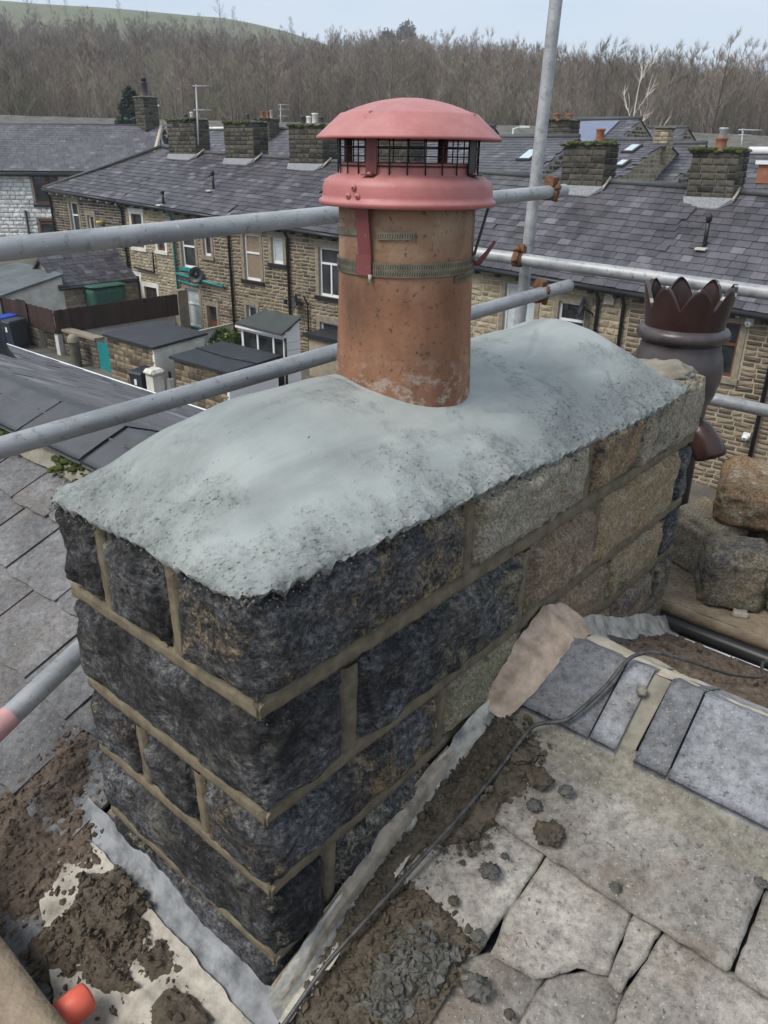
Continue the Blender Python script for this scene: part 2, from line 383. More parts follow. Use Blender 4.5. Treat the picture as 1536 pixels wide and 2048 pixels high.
WS = {'brown': m_wallstone('brown_gritstone', (.235, .185, .125), (.085, .066, .045)),
      'dark': m_wallstone('sooty_gritstone', (.12, .10, .075), (.035, .03, .025), .55),
      'buff': m_wallstone('buff_stone', (.36, .30, .205), (.24, .195, .13), .15),
      'white': m_wallstone('white_painted_stone', (.72, .71, .68), (.60, .59, .57), .12),
      'stack': m_wallstone('sooty_stack_stone', (.10, .09, .068), (.03, .027, .023), .5)}
MJ = {k: simple('mortar_'+k, c, tuple(v*.7 for v in c), 6, .9, .3, 40, .01) for k, c in
      dict(brown=(.42, .36, .265), dark=(.40, .36, .28), buff=(.44, .385, .28), white=(.62, .61, .58), stack=(.27, .255, .20)).items()}
M_UPVC = simple('white_upvc', (.78, .78, .77), (.70, .70, .69), 5, .35, 0)
M_WHITE = simple('white_masonry_paint', (.74, .73, .68), (.50, .47, .40), 2.2, .8, .3, 20, .01)
M_BLK = simple('black_paint', (.022, .022, .024), (.012, .012, .012), 6, .4, 0)
M_TEAL = simple('teal_paint', (.012, .25, .25), (.01, .18, .18), 6, .45, 0)
M_BROWNW = simple('dark_brown_boards', (.062, .034, .026), (.035, .019, .015), 5, .6, .2, 30, .004, var=.4)
M_FELT = simple('black_roofing_felt', (.034, .036, .042), (.02, .021, .025), 1.8, .45, .15, 50, .004)
M_FELTG = simple('grey_roofing_felt', (.13, .15, .15), (.08, .09, .09), 1.5, .8, .2, 50, .004)
M_LINTEL = simple('dressed_stone', (.30, .255, .185), (.17, .145, .11), 6, .85, .3, 40, .006)
M_TIMBER = simple('brown_timber', (.17, .062, .028), (.10, .036, .017), 8, .5, .1)
M_BIN = simple('dark_grey_bin_plastic', (.03, .037, .046), (.022, .027, .034), 4, .45, 0)
M_BINB = simple('blue_bin_plastic', (.016, .06, .42), (.012, .045, .3), 4, .45, 0)
M_OILT = simple('green_tank_plastic', (.04, .115, .085), (.03, .085, .062), 3, .5, 0)
def m_glass():
    t = NT('window_glass', .06, .6)
    col = t.ramp(t.noise(1.4, 3), [(.35, (.012, .014, .016)), (.7, (.06, .065, .07))])
    return t.done(col)
M_GLASS = m_glass()
M_BLIND = simple('closed_blind', (.30, .22, .16), (.22, .16, .11), 12, .25, 0)
M_CURT = simple('pale_blind', (.52, .56, .57), (.38, .42, .43), 6, .2, 0)
M_MOSS = simple('moss', (.075, .095, .018), (.028, .038, .010), 25, .95, .8, 60, .02)
M_TERRAF = simple('far_terracotta', (.35, .14, .07), (.2, .08, .045), 8, .8, .1)
M_CROWN = simple('brown_salt_glaze', (.050, .026, .023), (.026, .014, .013), 10, .25, .12, 60, .003)
M_CROWNG = simple('grey_glazed_roll', (.085, .07, .07), (.042, .034, .034), 14, .3, .2, 60, .003)
M_CHIP = simple('chipped_white_edge', (.62, .60, .56), (.3, .26, .23), 40, .8, .3, 90, .003)
M_BOARD = simple('scaffold_board', (.19, .15, .105), (.085, .064, .045), 7, .85, .4, 50, .004)
M_DUSTB = simple('dusty_board', (.33, .26, .18), (.18, .135, .09), 18, .9, .6, 70, .006)
M_PINK = simple('red_plastic_cap', (.72, .14, .085), (.62, .11, .07), 20, .5, .1)
M_TAPE = simple('worn_red_paint_band', (.62, .33, .31), (.45, .25, .24), 30, .6, .1)
M_CABLE = simple('black_cable', (.016, .016, .016), (.10, .095, .085), 60, .45, .3, 150, .002)
M_SOIL = m_mortar('brown_crumbly_dirt', (.15, .11, .08), (.05, .036, .026), 35, .9)

# ================================================================ the roof plane (used by many builders)
def zN(x, y):   # near slope: right of the stack / left of the stack
    return (-.60+.404*y) if x > -.25 else (-.59+.43*y)
# ================================================================ chimney stack
W, L = .506, 1.60
stack = thing('chimney_stack', 'stone chimney stack with freshly pointed joints and a dome of wet grey mortar on top', 'chimney', (-.25, .8, -.6))
TAN = (.48, .38, .24); GRN = (.38, .36, .25); GREY = (.50, .465, .38); RUST = (.42, .30, .18); BRN = (.36, .275, .20); SOOT = (.30, .27, .21)
S_ = []   # lo, hi, colour, soot, bulge
g = .012
def st(x0, x1, y0, y1, z0, z1, c=SOOT, soot=.9, b=.013, amp=.005): S_.append(((x0, y0, z0), (x1, y1, z1), c, soot, b, amp))
T = .175
# course 1 (top)
st(-.17, 0, 0, .482, .014, .172, TAN, .60, .016); st(-.362, -.200, .0, .16, .013, .170, SOOT, .80, .018); st(-W, -.392, .0, .20, .016, .172, GREY, .68, .018)
st(-.19, .002, .512, .928, .016, .168, GREY, .22, .018); st(-.2, .004, .962, 1.205, .018, .166, RUST, .62, .012); st(-.3, .006, 1.222, L, .008, .176, GREY, .60, .006)
st(-W, -.2, .5, L, .012, .17, SOOT, .9); st(-W, -.38, .21, .49, .012, .165, SOOT, .9)
# course 2
st(-W-.006, .004, 0, .168, -.184, -.014, GRN, .76, .015); st(-.19, .004, .207, .690, -.186, -.016, GRN, .72, .020)
st(-.2, .002, .722, 1.018, -.180, -.020, BRN, .45, .016); st(-.2, .004, 1.036, 1.50, -.190, -.012, TAN, .34, .010); st(-.2, 0, 1.512, L, -.186, -.020, SOOT, .85, .008); st(-W, -.2, .18, L, -.185, -.013, SOOT, .9)
# course 3
st(-.158, .002, 0, .428, -.340, -.212, RUST, .62, .015); st(-.326, -.186, .002, .15, -.338, -.214, SOOT, .78, .018); st(-W-.004, -.354, .0, .16, -.342, -.214, BRN, .62, .014)
st(-.19, 0, .452, .735, -.338, -.208, GRN, .40, .012); st(-.2, .0, .775, 1.128, -.338, -.206, BRN, .40, .016); st(-.2, .002, 1.148, 1.468, -.345, -.214, TAN, .52, .008); st(-.2, 0, 1.482, L, -.345, -.212, SOOT, .8, .008)
st(-W, -.2, .17, L, -.34, -.212, SOOT, .9)
# course 4 and below
st(-W-.006, .002, 0, .122, -.505, -.366, GREY, .74, .014, .006); st(-.15, .0, .150, .42, -.50, -.366, GREY, .60, .012); st(-.2, -.006, .43, .8, -.48, -.366, TAN, .5)
st(-.2, .0, .82, 1.20, -.47, -.368, RUST, .42, .012); st(-.2, .002, 1.215, 1.46, -.49, -.368, BRN, .55, .01); st(-.2, 0, 1.475, L, -.49, -.368, SOOT, .7, .01)
st(-W, -.002, 0, .30, -.66, -.530, GREY, .70, .006); st(-.2, 0, 1.30, L, -.66, -.512, BRN, .6, .008)
for i, (lo, hi, c, soot, b, amp) in enumerate(S_):
    vis = hi[0] > -.05 or lo[1] < .02
    V, F = rock(lo, hi, .008 if vis else .05, b*.85, amp*.85 if vis else .002, .030, i+3, .007)
    me = mesh('stone', V, F, M_STONE, True)
    obj('stone', me, stack, color=(*c, soot))
# mortar body with flush, slightly recessed joints
def rough_box(lo, hi, res, amp, seed, inset=0):
    V, F = rock(lo, hi, res, 0, amp, .02, seed, .002); return V, F
V, F = rough_box((-W+.014, .013, -.70), (-.013, L-.014, .17), .011, .0045, 77)
obj('mortar', mesh('mortar', V, F, M_MORTAR, True), stack)
# ---- smeared ribbons of pointing standing a little proud of the joints
def ribbon(p0, p1, nrm, wd, seed, n=None):
    p0 = np.array(p0); p1 = np.array(p1); d = p1-p0; ln = np.linalg.norm(d); d = d/ln; nrm = np.array(nrm, float); s = np.cross(nrm, d)
    n = n or max(6, int(ln/.007)); m = 7; V = []
    u = np.linspace(0, 1, n); pp = p0+u[:, None]*(p1-p0)
    w1 = wd*(.5+.22*fbm(np.stack([u*ln*26, u*0+seed, u*0], 1), 4, seed)); w2 = wd*(.5+.22*fbm(np.stack([u*ln*26, u*0+seed+9, u*0], 1), 4, seed+3))
    wob = .004*fbm(np.stack([u*ln*7, u*0+seed, u*0+5], 1), 2, seed)
    for k in range(m):
        tt = k/(m-1)*2-1
        off = np.where(tt < 0, tt*w1, tt*w2)+wob
        h = .0022*(1-abs(tt)**4)-.006*(abs(tt) > .99)
        V.append(pp+s*off[:, None]+nrm*(h+.0012*fbm(pp*90+k*3, 2, seed))[:, None])
    V = np.stack(V, 1).reshape(-1, 3); return V, gridfaces(n, m)
rb = []
X0 = (1, 0, 0); YN = (0, -1, 0)
def rx(y0, z0, y1, z1, wd=.028): rb.append(ribbon((-.006, y0, z0), (-.006, y1, z1), X0, wd*.95, len(rb)+1))
def ry(x0, z0, x1, z1, wd=.028): rb.append(ribbon((x0, .006, z0), (x1, .006, z1), YN, wd*.95, len(rb)+1))
rx(.0, 0, L, -.002, .034); rx(0, -.199, L, -.200, .032); rx(0, -.353, L, -.356, .03); rx(.0, -.512, .40, -.50, .03); rx(.95, -.49, 1.6, -.51, .03)
for y, z0, z1, wd in ((.497, .015, .19, .034), (.945, .015, .175, .036), (.187, -.185, -.02, .042), (.706, -.185, -.02, .036), (1.027, -.18, -.03, .022), (1.506, -.18, -.03, .018),
                      (.44, -.34, -.21, .028), (.755, -.34, -.21, .05), (1.138, -.34, -.22, .022), (1.475, -.34, -.22, .016), (.136, -.50, -.36, .026), (.81, -.47, -.37, .03), (1.208, -.48, -.37, .02), (1.468, -.5, -.37, .018)):
    rx(y, z0, y+.006, z1, wd)
ry(-W, .0, 0, -.002, .030); ry(-W, -.199, 0, -.2, .030); ry(-W, -.354, 0, -.355, .03); ry(-W, -.52, 0, -.516, .024)
for x, z0, z1, wd in ((-.378, .015, .178, .028), (-.185, .015, .17, .028), (-.340, -.34, -.212, .026), (-.172, -.34, -.212, .026)): ry(x, z0, x-.004, z1, wd)
V, F = merge(rb)
obj('pointing', mesh('pointing', V, F, M_MORTAR, True), stack)
# ---- flaunching: domed wet mortar with a ragged lip
nx, ny = 120, 300
u = np.linspace(-1, 1, nx); v = np.linspace(-1, 1, ny); U, Vv = np.meshgrid(u, v)
x0, x1, y0, y1 = -W-.012, .010, -.012, 1.475
cx, cy, hx, hy = (x0+x1)/2, (y0+y1)/2, (x1-x0)/2, (y1-y0)/2
# ease the grid towards the rim
ee = lambda a: np.sign(a)*(1-(1-np.abs(a))**1.7)
X = cx+hx*ee(U); Y = cy+hy*np.sign(Vv)*(1-(1-np.abs(Vv))**1.4)
rr = .05
qx = np.abs(X-cx)-(hx-rr); qy = np.abs(Y-cy)-(hy-rr)
sd = -(np.minimum(np.maximum(qx, qy), 0)+np.hypot(np.maximum(qx, 0), np.maximum(qy, 0))-rr)   # distance inside
over = np.minimum(sd, 0)
ang = np.arctan2(Y-cy, X-cx)
cornr = np.hypot(np.maximum(qx, 0), np.maximum(qy, 0))
kx = np.where(cornr > rr, rr/np.maximum(cornr, 1e-6), 1)
X = np.where((qx > 0) & (qy > 0), cx+np.sign(X-cx)*(hx-rr+np.maximum(qx, 0)*kx), X); Y = np.where((qx > 0) & (qy > 0), cy+np.sign(Y-cy)*(hy-rr+np.maximum(qy, 0)*kx), Y)
sd = np.maximum(sd, 0)
# far end is cut off obliquely and ragged
P = np.stack([X.ravel(), Y.ravel(), np.zeros(X.size)], 1)
rag = fbm(P*np.array([22, 22, 1]), 4, 5).reshape(X.shape); rag2 = fbm(P*np.array([70, 70, 1]), 3, 15).reshape(X.shape)
wob = .012*fbm(P*np.array([7, 7, 1]), 3, 51).reshape(X.shape)
tr = np.clip((x1-X+wob)/.34, 0, 1); tl = np.clip((X-x0+wob)/.22, 0, 1); tn = np.clip((Y-y0+wob)/.46, 0, 1); tf = np.clip((y1-Y+wob)/.24, 0, 1)
H = .136*(1-(1-tr)**1.75)*(1-(1-tl)**3.0)*(1-(1-tn)**2.4)*(1-(1-tf)**3.0)*(1+.16*sm01((Y-.7)/.6))
H += .010*np.clip(fbm(P*np.array([4.5, 3, 1]), 2, 71).reshape(X.shape), -.3, .5)*sm01(sd/.1)
zed = .183+.010*np.cos(Y*3)-.012*sm01((Y-.6)/.6)+.008*sm01((Y-1.2)/.3)
Z = zed+H+.006*fbm(P*np.array([5, 3.5, 1]), 2, 31).reshape(X.shape)+.0012*fbm(P*np.array([28, 14, 1]), 4, 32).reshape(X.shape)
Z += -.004*np.exp(-((sd-.05)/.025)**2)*np.clip(fbm(P*np.array([7, 7, 1]), 2, 41).reshape(X.shape)+.2, 0, 1)
rim = np.exp(-sd/.012)
Z += rim*(-.006+.016*rag+.012*rag2); X += rim*.012*np.sign(X-cx)*(np.abs(X-cx) > hx-.03)*rag; Y += rim*.012*np.sign(Y-cy)*(np.abs(Y-cy) > hy-.03)*rag
# trowel arc and cracks as real grooves
def groove(ax, ay, bx, by, wd, dp, bow=0):
    global Z
    d = np.array([bx-ax, by-ay]); ln = np.hypot(*d); d /= ln
    s = (X-ax)*d[0]+(Y-ay)*d[1]; q = (X-ax)*-d[1]+(Y-ay)*d[0]-bow*4*(s/ln)*(1-s/ln)+.003*fbm(np.stack([s.ravel()*30, 0*s.ravel(), 0*s.ravel()], 1), 2, 3).reshape(s.shape)
    Z -= dp*np.exp(-(q/wd)**2)*((s > 0) & (s < ln))
for a in ((-.42, .52, -.26, .50, .003, .006, 0), (-.20, .88, -.06, .96, .003, .006, .03), (-.30, 1.20, -.22, 1.02, .003, .007, 0), (-.10, 1.2, -.06, 1.15, .004, .008, 0), (-.47, .15, -.40, .32, .002, .004, .01), (-.12, .70, -.09, .80, .004, .008, 0)): groove(*a)
V = np.stack([X.ravel(), Y.ravel(), Z.ravel()], 1); F = gridfaces(ny, nx)
# lip folded down
lip = []; idx = np.arange(nx*ny).reshape(ny, nx)
loop = np.concatenate([idx[0, :], idx[1:, -1], idx[-1, -2::-1], idx[-2:0:-1, 0]])
Lp = V[loop].copy(); nl = len(loop)
Lp[:, 2] -= .010+.012*fbm(np.stack([np.arange(nl)*.09, np.zeros(nl), np.zeros(nl)], 1), 4, 8)
Lp[:, 0] -= .006*np.sign(Lp[:, 0]-cx)*(np.abs(Lp[:, 0]-cx) > hx-.04); Lp[:, 1] -= .006*np.sign(Lp[:, 1]-cy)*(np.abs(Lp[:, 1]-cy) > hy-.04)
n0 = len(V); V = np.concatenate([V, Lp]); k = np.arange(nl); k2 = (k+1) % nl
F = np.concatenate([F, np.stack([loop[k], n0+k, n0+k2, loop[k2]], 1)])
me = mesh('flaunching', V, F, M_FLAUNCH, True); at_ = me.attributes.new('rough_edge', 'FLOAT', 'POINT')
at_.data.foreach_set('value', np.concatenate([np.exp(-np.minimum(sd, .5)/.05).ravel(), np.ones(nl)]).astype(np.float32))
obj('flaunching', me, stack)
def flz(x, y):
    i = np.argmin((V[:nx*ny, 0]-x)**2+(V[:nx*ny, 1]-y)**2); return V[i, 2]
POTC = (-.285, .645); POTZ = flz(*POTC)-.02
# mortar crumbs along the ragged lip, coloured darker to paint in their shade
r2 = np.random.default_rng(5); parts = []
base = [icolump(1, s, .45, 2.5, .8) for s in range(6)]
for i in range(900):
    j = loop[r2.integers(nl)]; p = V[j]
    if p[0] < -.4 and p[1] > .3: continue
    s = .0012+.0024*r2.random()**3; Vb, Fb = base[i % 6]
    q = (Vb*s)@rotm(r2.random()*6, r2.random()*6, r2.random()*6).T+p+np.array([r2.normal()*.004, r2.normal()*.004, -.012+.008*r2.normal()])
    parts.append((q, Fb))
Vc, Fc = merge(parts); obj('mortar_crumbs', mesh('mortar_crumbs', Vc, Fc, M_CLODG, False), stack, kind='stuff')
parts = []; r3 = np.random.default_rng(15); b0_ = icolump(1, 3, .5, 2.5, .8)
for Vr, Fr in rb:
    n_ = len(Vr)//7
    for i in range(int(n_*1.5)):
        p = Vr.reshape(n_, 7, 3)[r3.integers(n_), (0, 6)[r3.integers(2)]]; s = .0009+.0024*r3.random()**3
        parts.append(((b0_[0]*s)@rotm(*(r3.random(3)*6)).T+p+r3.normal(size=3)*.0016+np.array([.003 if abs(p[0]) < .01 else 0, -.003 if abs(p[1]) < .01 else 0, 0]), b0_[1]))
Vc, Fc = merge(parts); obj('pointing_crumbs', mesh('pointing_crumbs', Vc, Fc, M_MORTAR, False), stack, kind='stuff')
# old bedding lump left on the bare far corner stone
Vb, Fb = icolump(4, 12, .35, 1.6, .5)
obj('old_mortar_lump', mesh('old_mortar_lump', Vb*np.array([.10, .075, .07])+np.array([-.10, 1.535, .175]), Fb, M_BUFF, True), stack)
# ---- lead flashing and cement fillets where the stack meets the slates
def strip(rows, name, mat, amp=.004, seed=1, sub=8, parent=stack, n=90, fr=14):
    """rows: list of polylines (same number of points) lofted, resampled, crumpled"""
    R_ = []
    for row in rows:
        row = np.array(row, float); d = np.r_[0, np.cumsum(np.linalg.norm(np.diff(row, axis=0), axis=1))]; s = np.linspace(0, d[-1], n)
        R_.append(np.stack([np.interp(s, d, row[:, a]) for a in range(3)], 1))
    G = []
    for a in range(len(R_)-1):
        for k in range(sub): G.append(R_[a]+(R_[a+1]-R_[a])*k/sub)
    G.append(R_[-1]); G = np.stack(G); m = G.shape[0]; P = G.reshape(-1, 3)
    for a in range(3): P[:, a] += amp*fbm(P*fr+a*13+seed*4, 4, seed+a)
    return obj(name, mesh(name, P, gridfaces(m, n), mat, True), parent)
# front (down-slope) apron
fz = lambda y: -.59+.43*y
strip([[(-.60, .002, -.548), (-.35, .002, -.552), (-.2, .000, -.560), (-.1, -.002, -.574), (.02, -.004, -.588)],
       [(-.61, -.012, -.575), (-.35, -.014, -.586), (-.2, -.016, -.594), (-.1, -.018, -.602), (.028, -.02, -.610)],
       [(-.615, -.030, -.592), (-.37, -.032, -.602), (-.2, -.034, -.608), (-.1, -.036, -.612), (.04, -.04, -.622)],
       [(-.62, -.046, -.605), (-.37, -.048, -.613), (-.2, -.052, -.620), (-.1, -.056, -.626), (.045, -.06, -.634)]], 'lead_apron', M_LEAD, .004, 3, fr=20)
strip([[(-.625, -.036, -.588), (-.38, -.042, -.598), (-.2, -.046, -.605), (-.08, -.05, -.611), (.06, -.052, -.621)],
       [(-.56, -.10, -.612), (-.38, -.13, -.626), (-.2, -.15, -.638), (-.06, -.15, -.640), (.07, -.12, -.634)],
       [(-.53, -.16, -.640), (-.38, -.22, -.664), (-.2, -.29, -.696), (-.04, -.27, -.692), (.06, -.18, -.664)]], 'cement_smear', M_CREAM, .008, 9, fr=16)
m = MB(); zl_ = lambda y: -.59+.43*y
m.hexa([(-.56, .004, zl_(0)-.1), (-.49, .004, zl_(0)-.1), (-.49, .78, zl_(.78)-.1), (-.585, .78, zl_(.78)-.1)], [(-.56, .006, zl_(0)+.006), (-.49, .006, zl_(0)+.030), (-.49, .78, zl_(.78)+.055), (-.585, .78, zl_(.78)+.012)]); m.build('side_fillet', M_HAUNCH, stack)
# side flashing climbing the near slope
ys = np.linspace(-.03, .70, 12)
def zr(y): return -.60+.404*y
strip([[(.010, y, zr(y)+.062+.010*math.sin(y*17)) for y in ys], [(.022, y, zr(y)+.040+.006*math.sin(y*23)) for y in ys], [(.032, y, zr(y)+.020) for y in ys],
       [(.052+.006*math.sin(y*31), y, zr(y)+.020) for y in ys]], 'lead_flashing', M_LEADW, .0055, 21, n=160, fr=22)
ys = np.linspace(-.015, .46, 10)
strip([[(.004, y, zr(y)+.085-.11*abs(y-.28)) for y in ys], [(.022, y, zr(y)+.072-.1*abs(y-.28)) for y in ys], [(.026, y, zr(y)+.040) for y in ys]], 'mortar_haunch', M_HAUNCH, .004, 25, n=60)
# pink sand and cement fillet on the ridge, lead over the far side
strip([[(.004, .57, -.315), (.004, .68, -.230), (.004, .80, -.190), (.004, .88, -.215), (.004, .93, -.27)], [(.042, .575, -.330), (.05, .68, -.250), (.06, .80, -.215), (.05, .90, -.245), (.035, .95, -.290)],
       [(.055, .58, -.345), (.078, .68, -.292), (.092, .80, -.240), (.075, .92, -.285), (.05, .98, -.33)]], 'sand_fillet', M_FILLET, .008, 33, n=80, fr=18)
ys = np.linspace(.94, 1.62, 12)
def zf(y): return -.277-.46*(y-.8)
strip([[(.004, y, zf(y)+.060+.006*math.sin(y*19)) for y in ys], [(.022, y, zf(y)+.040) for y in ys], [(.035, y, zf(y)+.022+.012*math.sin(y*27)) for y in ys], [(.060+.006*math.sin(y*33), y, zf(y)+.012) for y in ys]],
      'lead_soaker', M_LEADW, .006, 41, n=120, fr=12)

# ================================================================ terracotta pot and rain cowl
cx_, cy_ = POTC
PHI0 = math.atan2(CAMLOC[1]-cy_, CAMLOC[0]-cx_)
pot = MB()
pz0 = POTZ-.02; hgt = .665-pz0
prof = [(.1345, 0), (.1340, .03), (.132, .08), (.129, .14), (.127, .20), (.1255, .30), (.125, hgt), (.108, hgt), (.106, hgt-.02), (.108, .02)]
pot.lathe([(r_, z) for r_, z in prof], (cx_, cy_, pz0), 96)
pot.build('chimney_pot', M_TERRA, label='weathered terracotta chimney pot set in the wet grey mortar dome', cat='chimney pot')
cowl = thing('rain_cowl', 'faded red metal rain cowl with a black mesh cage strapped on the terracotta pot', 'chimney cowl', (cx_, cy_, .62))
CC = (cx_, cy_, 0)
hood = MB(); hood.lathe([(.158, .7305), (.1635, .7285), (.1642, .7315), (.1625, .734), (.124, .767), (.121, .7695), (.116, .7705), (.105, .7745), (.09, .780), (.072, .7855), (.05, .7905), (.025, .794), (.0005, .795)], CC, 96)
hood.lathe([(.158, .7305), (.115, .763), (.05, .780), (.0005, .785)], CC, 64); hood.build('hood', M_RED, cowl)
for a in (-.55, 1.1, 2.6, 4.2):
    b = MB(); aa = PHI0+a; b.lathe([(.004, .0), (.0035, .002), (.0005, .003)], (cx_+.121*math.cos(aa), cy_+.121*math.sin(aa), .768), 10); b.build('rivet', M_RED, cowl)
col_ = MB(); col_.lathe([(.112, .640), (.117, .690), (.1195, .6925), (.122, .690), (.1235, .676), (.128, .6735), (.140, .670), (.1490, .664), (.1535, .655), (.1545, .640), (.1560, .634), (.1600, .632), (.1615, .628), (.1600, .624), (.1560, .6225), (.150, .625), (.127, .640)], CC, 96)
col_.build('collar', M_RED, cowl)
fl = MB(); fl.lathe([(.112, .66), (.10, .655), (.001, .655)], CC, 48); fl.build('flue_liner', M_BLK, cowl)
# mesh cage: rings and uprights of wire
cage = MB()
def ring(r_, z, th, n=72): cage.tube([(cx_+r_*math.cos(2*math.pi*k/n), cy_+r_*math.sin(2*math.pi*k/n), z) for k in range(n+1)], th, 6, False)
for z in (.688, .703, .717, .731, .744): ring(.1245, z, .0011)
for k in range(26):
    a = 2*math.pi*(k+.3)/26; cage.tube([(cx_+.1255*math.cos(a), cy_+.1255*math.sin(a), .672), (cx_+.1255*math.cos(a), cy_+.1255*math.sin(a), .752)], .0012, 6)
cage.build('mesh_cage', M_WIRE, cowl)
def strap(a, r0, r1, z0, z1, wd, th=.003, name='strap', mat=M_REDD, tilt=0):
    d = Vector((math.cos(a), math.sin(a), 0)); s = Vector((-d.y, d.x, 0)); c = Vector((cx_, cy_, 0))
    p0 = c+d*r0+Vector((0, 0, z0))+s*tilt; p1 = c+d*r1+Vector((0, 0, z1)); n_ = d*th
    m = MB(); m.hexa([p0-s*wd-n_, p0+s*wd-n_, p0+s*wd+n_, p0-s*wd+n_], [p1-s*wd-n_, p1+s*wd-n_, p1+s*wd+n_, p1-s*wd+n_]); return m
# uprights between collar and hood
for k, th in enumerate((-.50, 1.02, 2.6, 4.2)):
    m = strap(PHI0+th, .1275, .1275, .672, .752, .0105, .0015)
    d = Vector((math.cos(PHI0+th), math.sin(PHI0+th), 0)); s = Vector((-d.y, d.x, 0)); p = Vector((cx_, cy_, .6735))+d*.134
    m.hexa([p-s*.0105-d*.008, p+s*.0105-d*.008, p+s*.0105+d*.010, p-s*.0105+d*.010], [q+Vector((0, 0, .0022)) for q in (p-s*.0105-d*.008, p+s*.0105-d*.008, p+s*.0105+d*.010, p-s*.0105+d*.010)])
    m.build('cage_post', M_REDD if k != 1 else M_BLK, cowl)
    b = MB(); pp = p+Vector((0, 0, .002)); b.lathe([(.0042, 0), (.004, .0025), (.0005, .0035)], pp, 10); b.build('rivet', M_RED, cowl)
# three pop rivets on the collar side
for da, z in ((-.62, .654), (-.695, .6405), (-.565, .6405)):
    a = PHI0+da; d = Vector((math.cos(a), math.sin(a), 0)); c = Vector((cx_, cy_, z))+d*.1535
    b = MB(); b.tube([c, c+d*.003, c+d*.0042], [.0052, .0048, .0022], 12); rv = b.build('rivet', M_RED, cowl)
    b = MB(); b.tube([c+d*.0042, c+d*.0047], [.0017, .0015], 8); b.build('rivet_core', M_BLK, rv)
# fixing straps down on to the pot
m = strap(PHI0-.58, .1275, .142, .528, .632, .0135, .0018); m.build('fixing_strap', M_REDD, cowl)
m = strap(PHI0-.60, .1302, .1302, .512, .546, .0165, .0022); m.build('strap_shoe', M_REDD, cowl)
m = MB(); d = Vector((math.cos(PHI0-.49), math.sin(PHI0-.49), 0)); c = Vector((cx_, cy_, .513))+d*.131; m.tube([c, c+d*.003+Vector((0, 0, -.012))], [.004, .0015], 8); m.build('strap_tip', M_CHIP, cowl)
m = strap(PHI0+1.32, .129, .152, .540, .630, .007, .0018); m.build('fixing_strap', M_BLK, cowl)
a = PHI0+1.40; d = Vector((math.cos(a), math.sin(a), 0)); c = Vector((cx_, cy_, 0))
m = MB(); m.tube([c+d*.129+Vector((0, 0, .527)), c+d*.136+Vector((0, 0, .524)), c+d*.152+Vector((0, 0, .545)), c+d*.165+Vector((0, 0, .565))], [.0055, .006, .004, .003], 8); m.build('bent_lug', M_REDD, cowl)
m = strap(PHI0+2.9, .129, .15, .53, .63, .012, .0018); m.build('fixing_strap', M_REDD, cowl)
# perforated worm-drive bands
def band(a0, a1, z0, z1, hw, r_=.1283, slots=True, sag=.0):
    n = max(4, int(abs(a1-a0)*26)); m = MB(); V_ = []
    for i in range(n+1):
        f = i/n; a = PHI0+a0+(a1-a0)*f; z = z0+(z1-z0)*f-sag*math.sin(math.pi*f)
        for r__, dz in ((r_, -hw), (r_+.0014, -hw), (r_+.0014, hw), (r_, hw)): V_.append((cx_+r__*math.cos(a), cy_+r__*math.sin(a), z+dz))
    F_ = []
    for i in range(n):
        for k in range(4): F_.append((i*4+k, i*4+(k+1) % 4, i*4+4+(k+1) % 4, i*4+4+k))
    F_ += [(0, 1, 2, 3), (n*4+3, n*4+2, n*4+1, n*4)]
    m.add(V_, F_, False); o = m.build('clamp_band', M_CLAMP, cowl)
    if slots:
        s = MB(); k = int(abs(a1-a0)*.128/.0042)
        for i in range(k):
            f = (i+.5)/k; a = PHI0+a0+(a1-a0)*f; z = z0+(z1-z0)*f-sag*math.sin(math.pi*f); d = Vector((math.cos(a), math.sin(a), 0)); t = Vector((-d.y, d.x, 0)); c = Vector((cx_, cy_, z))+d*(r_+.0016)
            s.add([c-t*.0007-Vector((0, 0, hw*.62)), c+t*.0004-Vector((0, 0, hw*.62)), c+t*.0014+Vector((0, 0, hw*.62)), c+t*.0003+Vector((0, 0, hw*.62))], [(0, 1, 2, 3)])
        s.build('band_slots', M_SLOT, o, kind='stuff')
band(-1.55, -.70, .578, .583, .0062, .1275, False); band(-.40, .13, .578, .580, .0062)
band(-1.6, 1.55, .528, .532, .0062, .1278, True, .002); band(-1.6, 1.55, .516, .520, .0055, .1280, True, .002); band(.75, 1.45, .504, .512, .0055, .1284)
band(1.6, 4.6, .53, .528, .006, .1278, False); band(1.6, 4.6, .518, .516, .0055, .128, False)

# ================================================================ our roof
CAMV = np.array(CAMLOC)
def place(items, parent, name, meshes, limit=300, stuffname=None, colors=None):
    """items: matrices (world). The nearest `limit` become parts, the rest one 'stuff' part."""
    items = sorted(items, key=lambda m: (m.translation-Vector(CAMLOC)).length)
    inv = Matrix.Translation(-LOC[parent.name]) if parent.name in LOC else Matrix()
    for i, M_ in enumerate(items[:limit]):
        o = bpy.data.objects.new(name, meshes[i*7 % len(meshes)]); COL.objects.link(o)
        o.parent = parent; o.matrix_parent_inverse = inv; o.matrix_basis = M_
    if len(items) > limit:
        arr = []
        for k, me in enumerate(meshes):
            V = np.array([v.co[:] for v in me.vertices]); F = [tuple(p.vertices) for p in me.polygons]; arr.append((V, F))
        Vs = []; Fs = []; n = 0
        for i, M_ in enumerate(items[limit:]):
            V, F = arr[i*7 % len(arr)]; A = np.array(M_)
            Vs.append(V@A[:3, :3].T+A[:3, 3]); Fs += [tuple(a+n for a in f) for f in F]; n += len(V)
        me = mesh(stuffname or name+'s', np.concatenate(Vs), Fs, list(meshes[0].materials))
        obj(stuffname or name+'s', me, parent, kind='stuff')
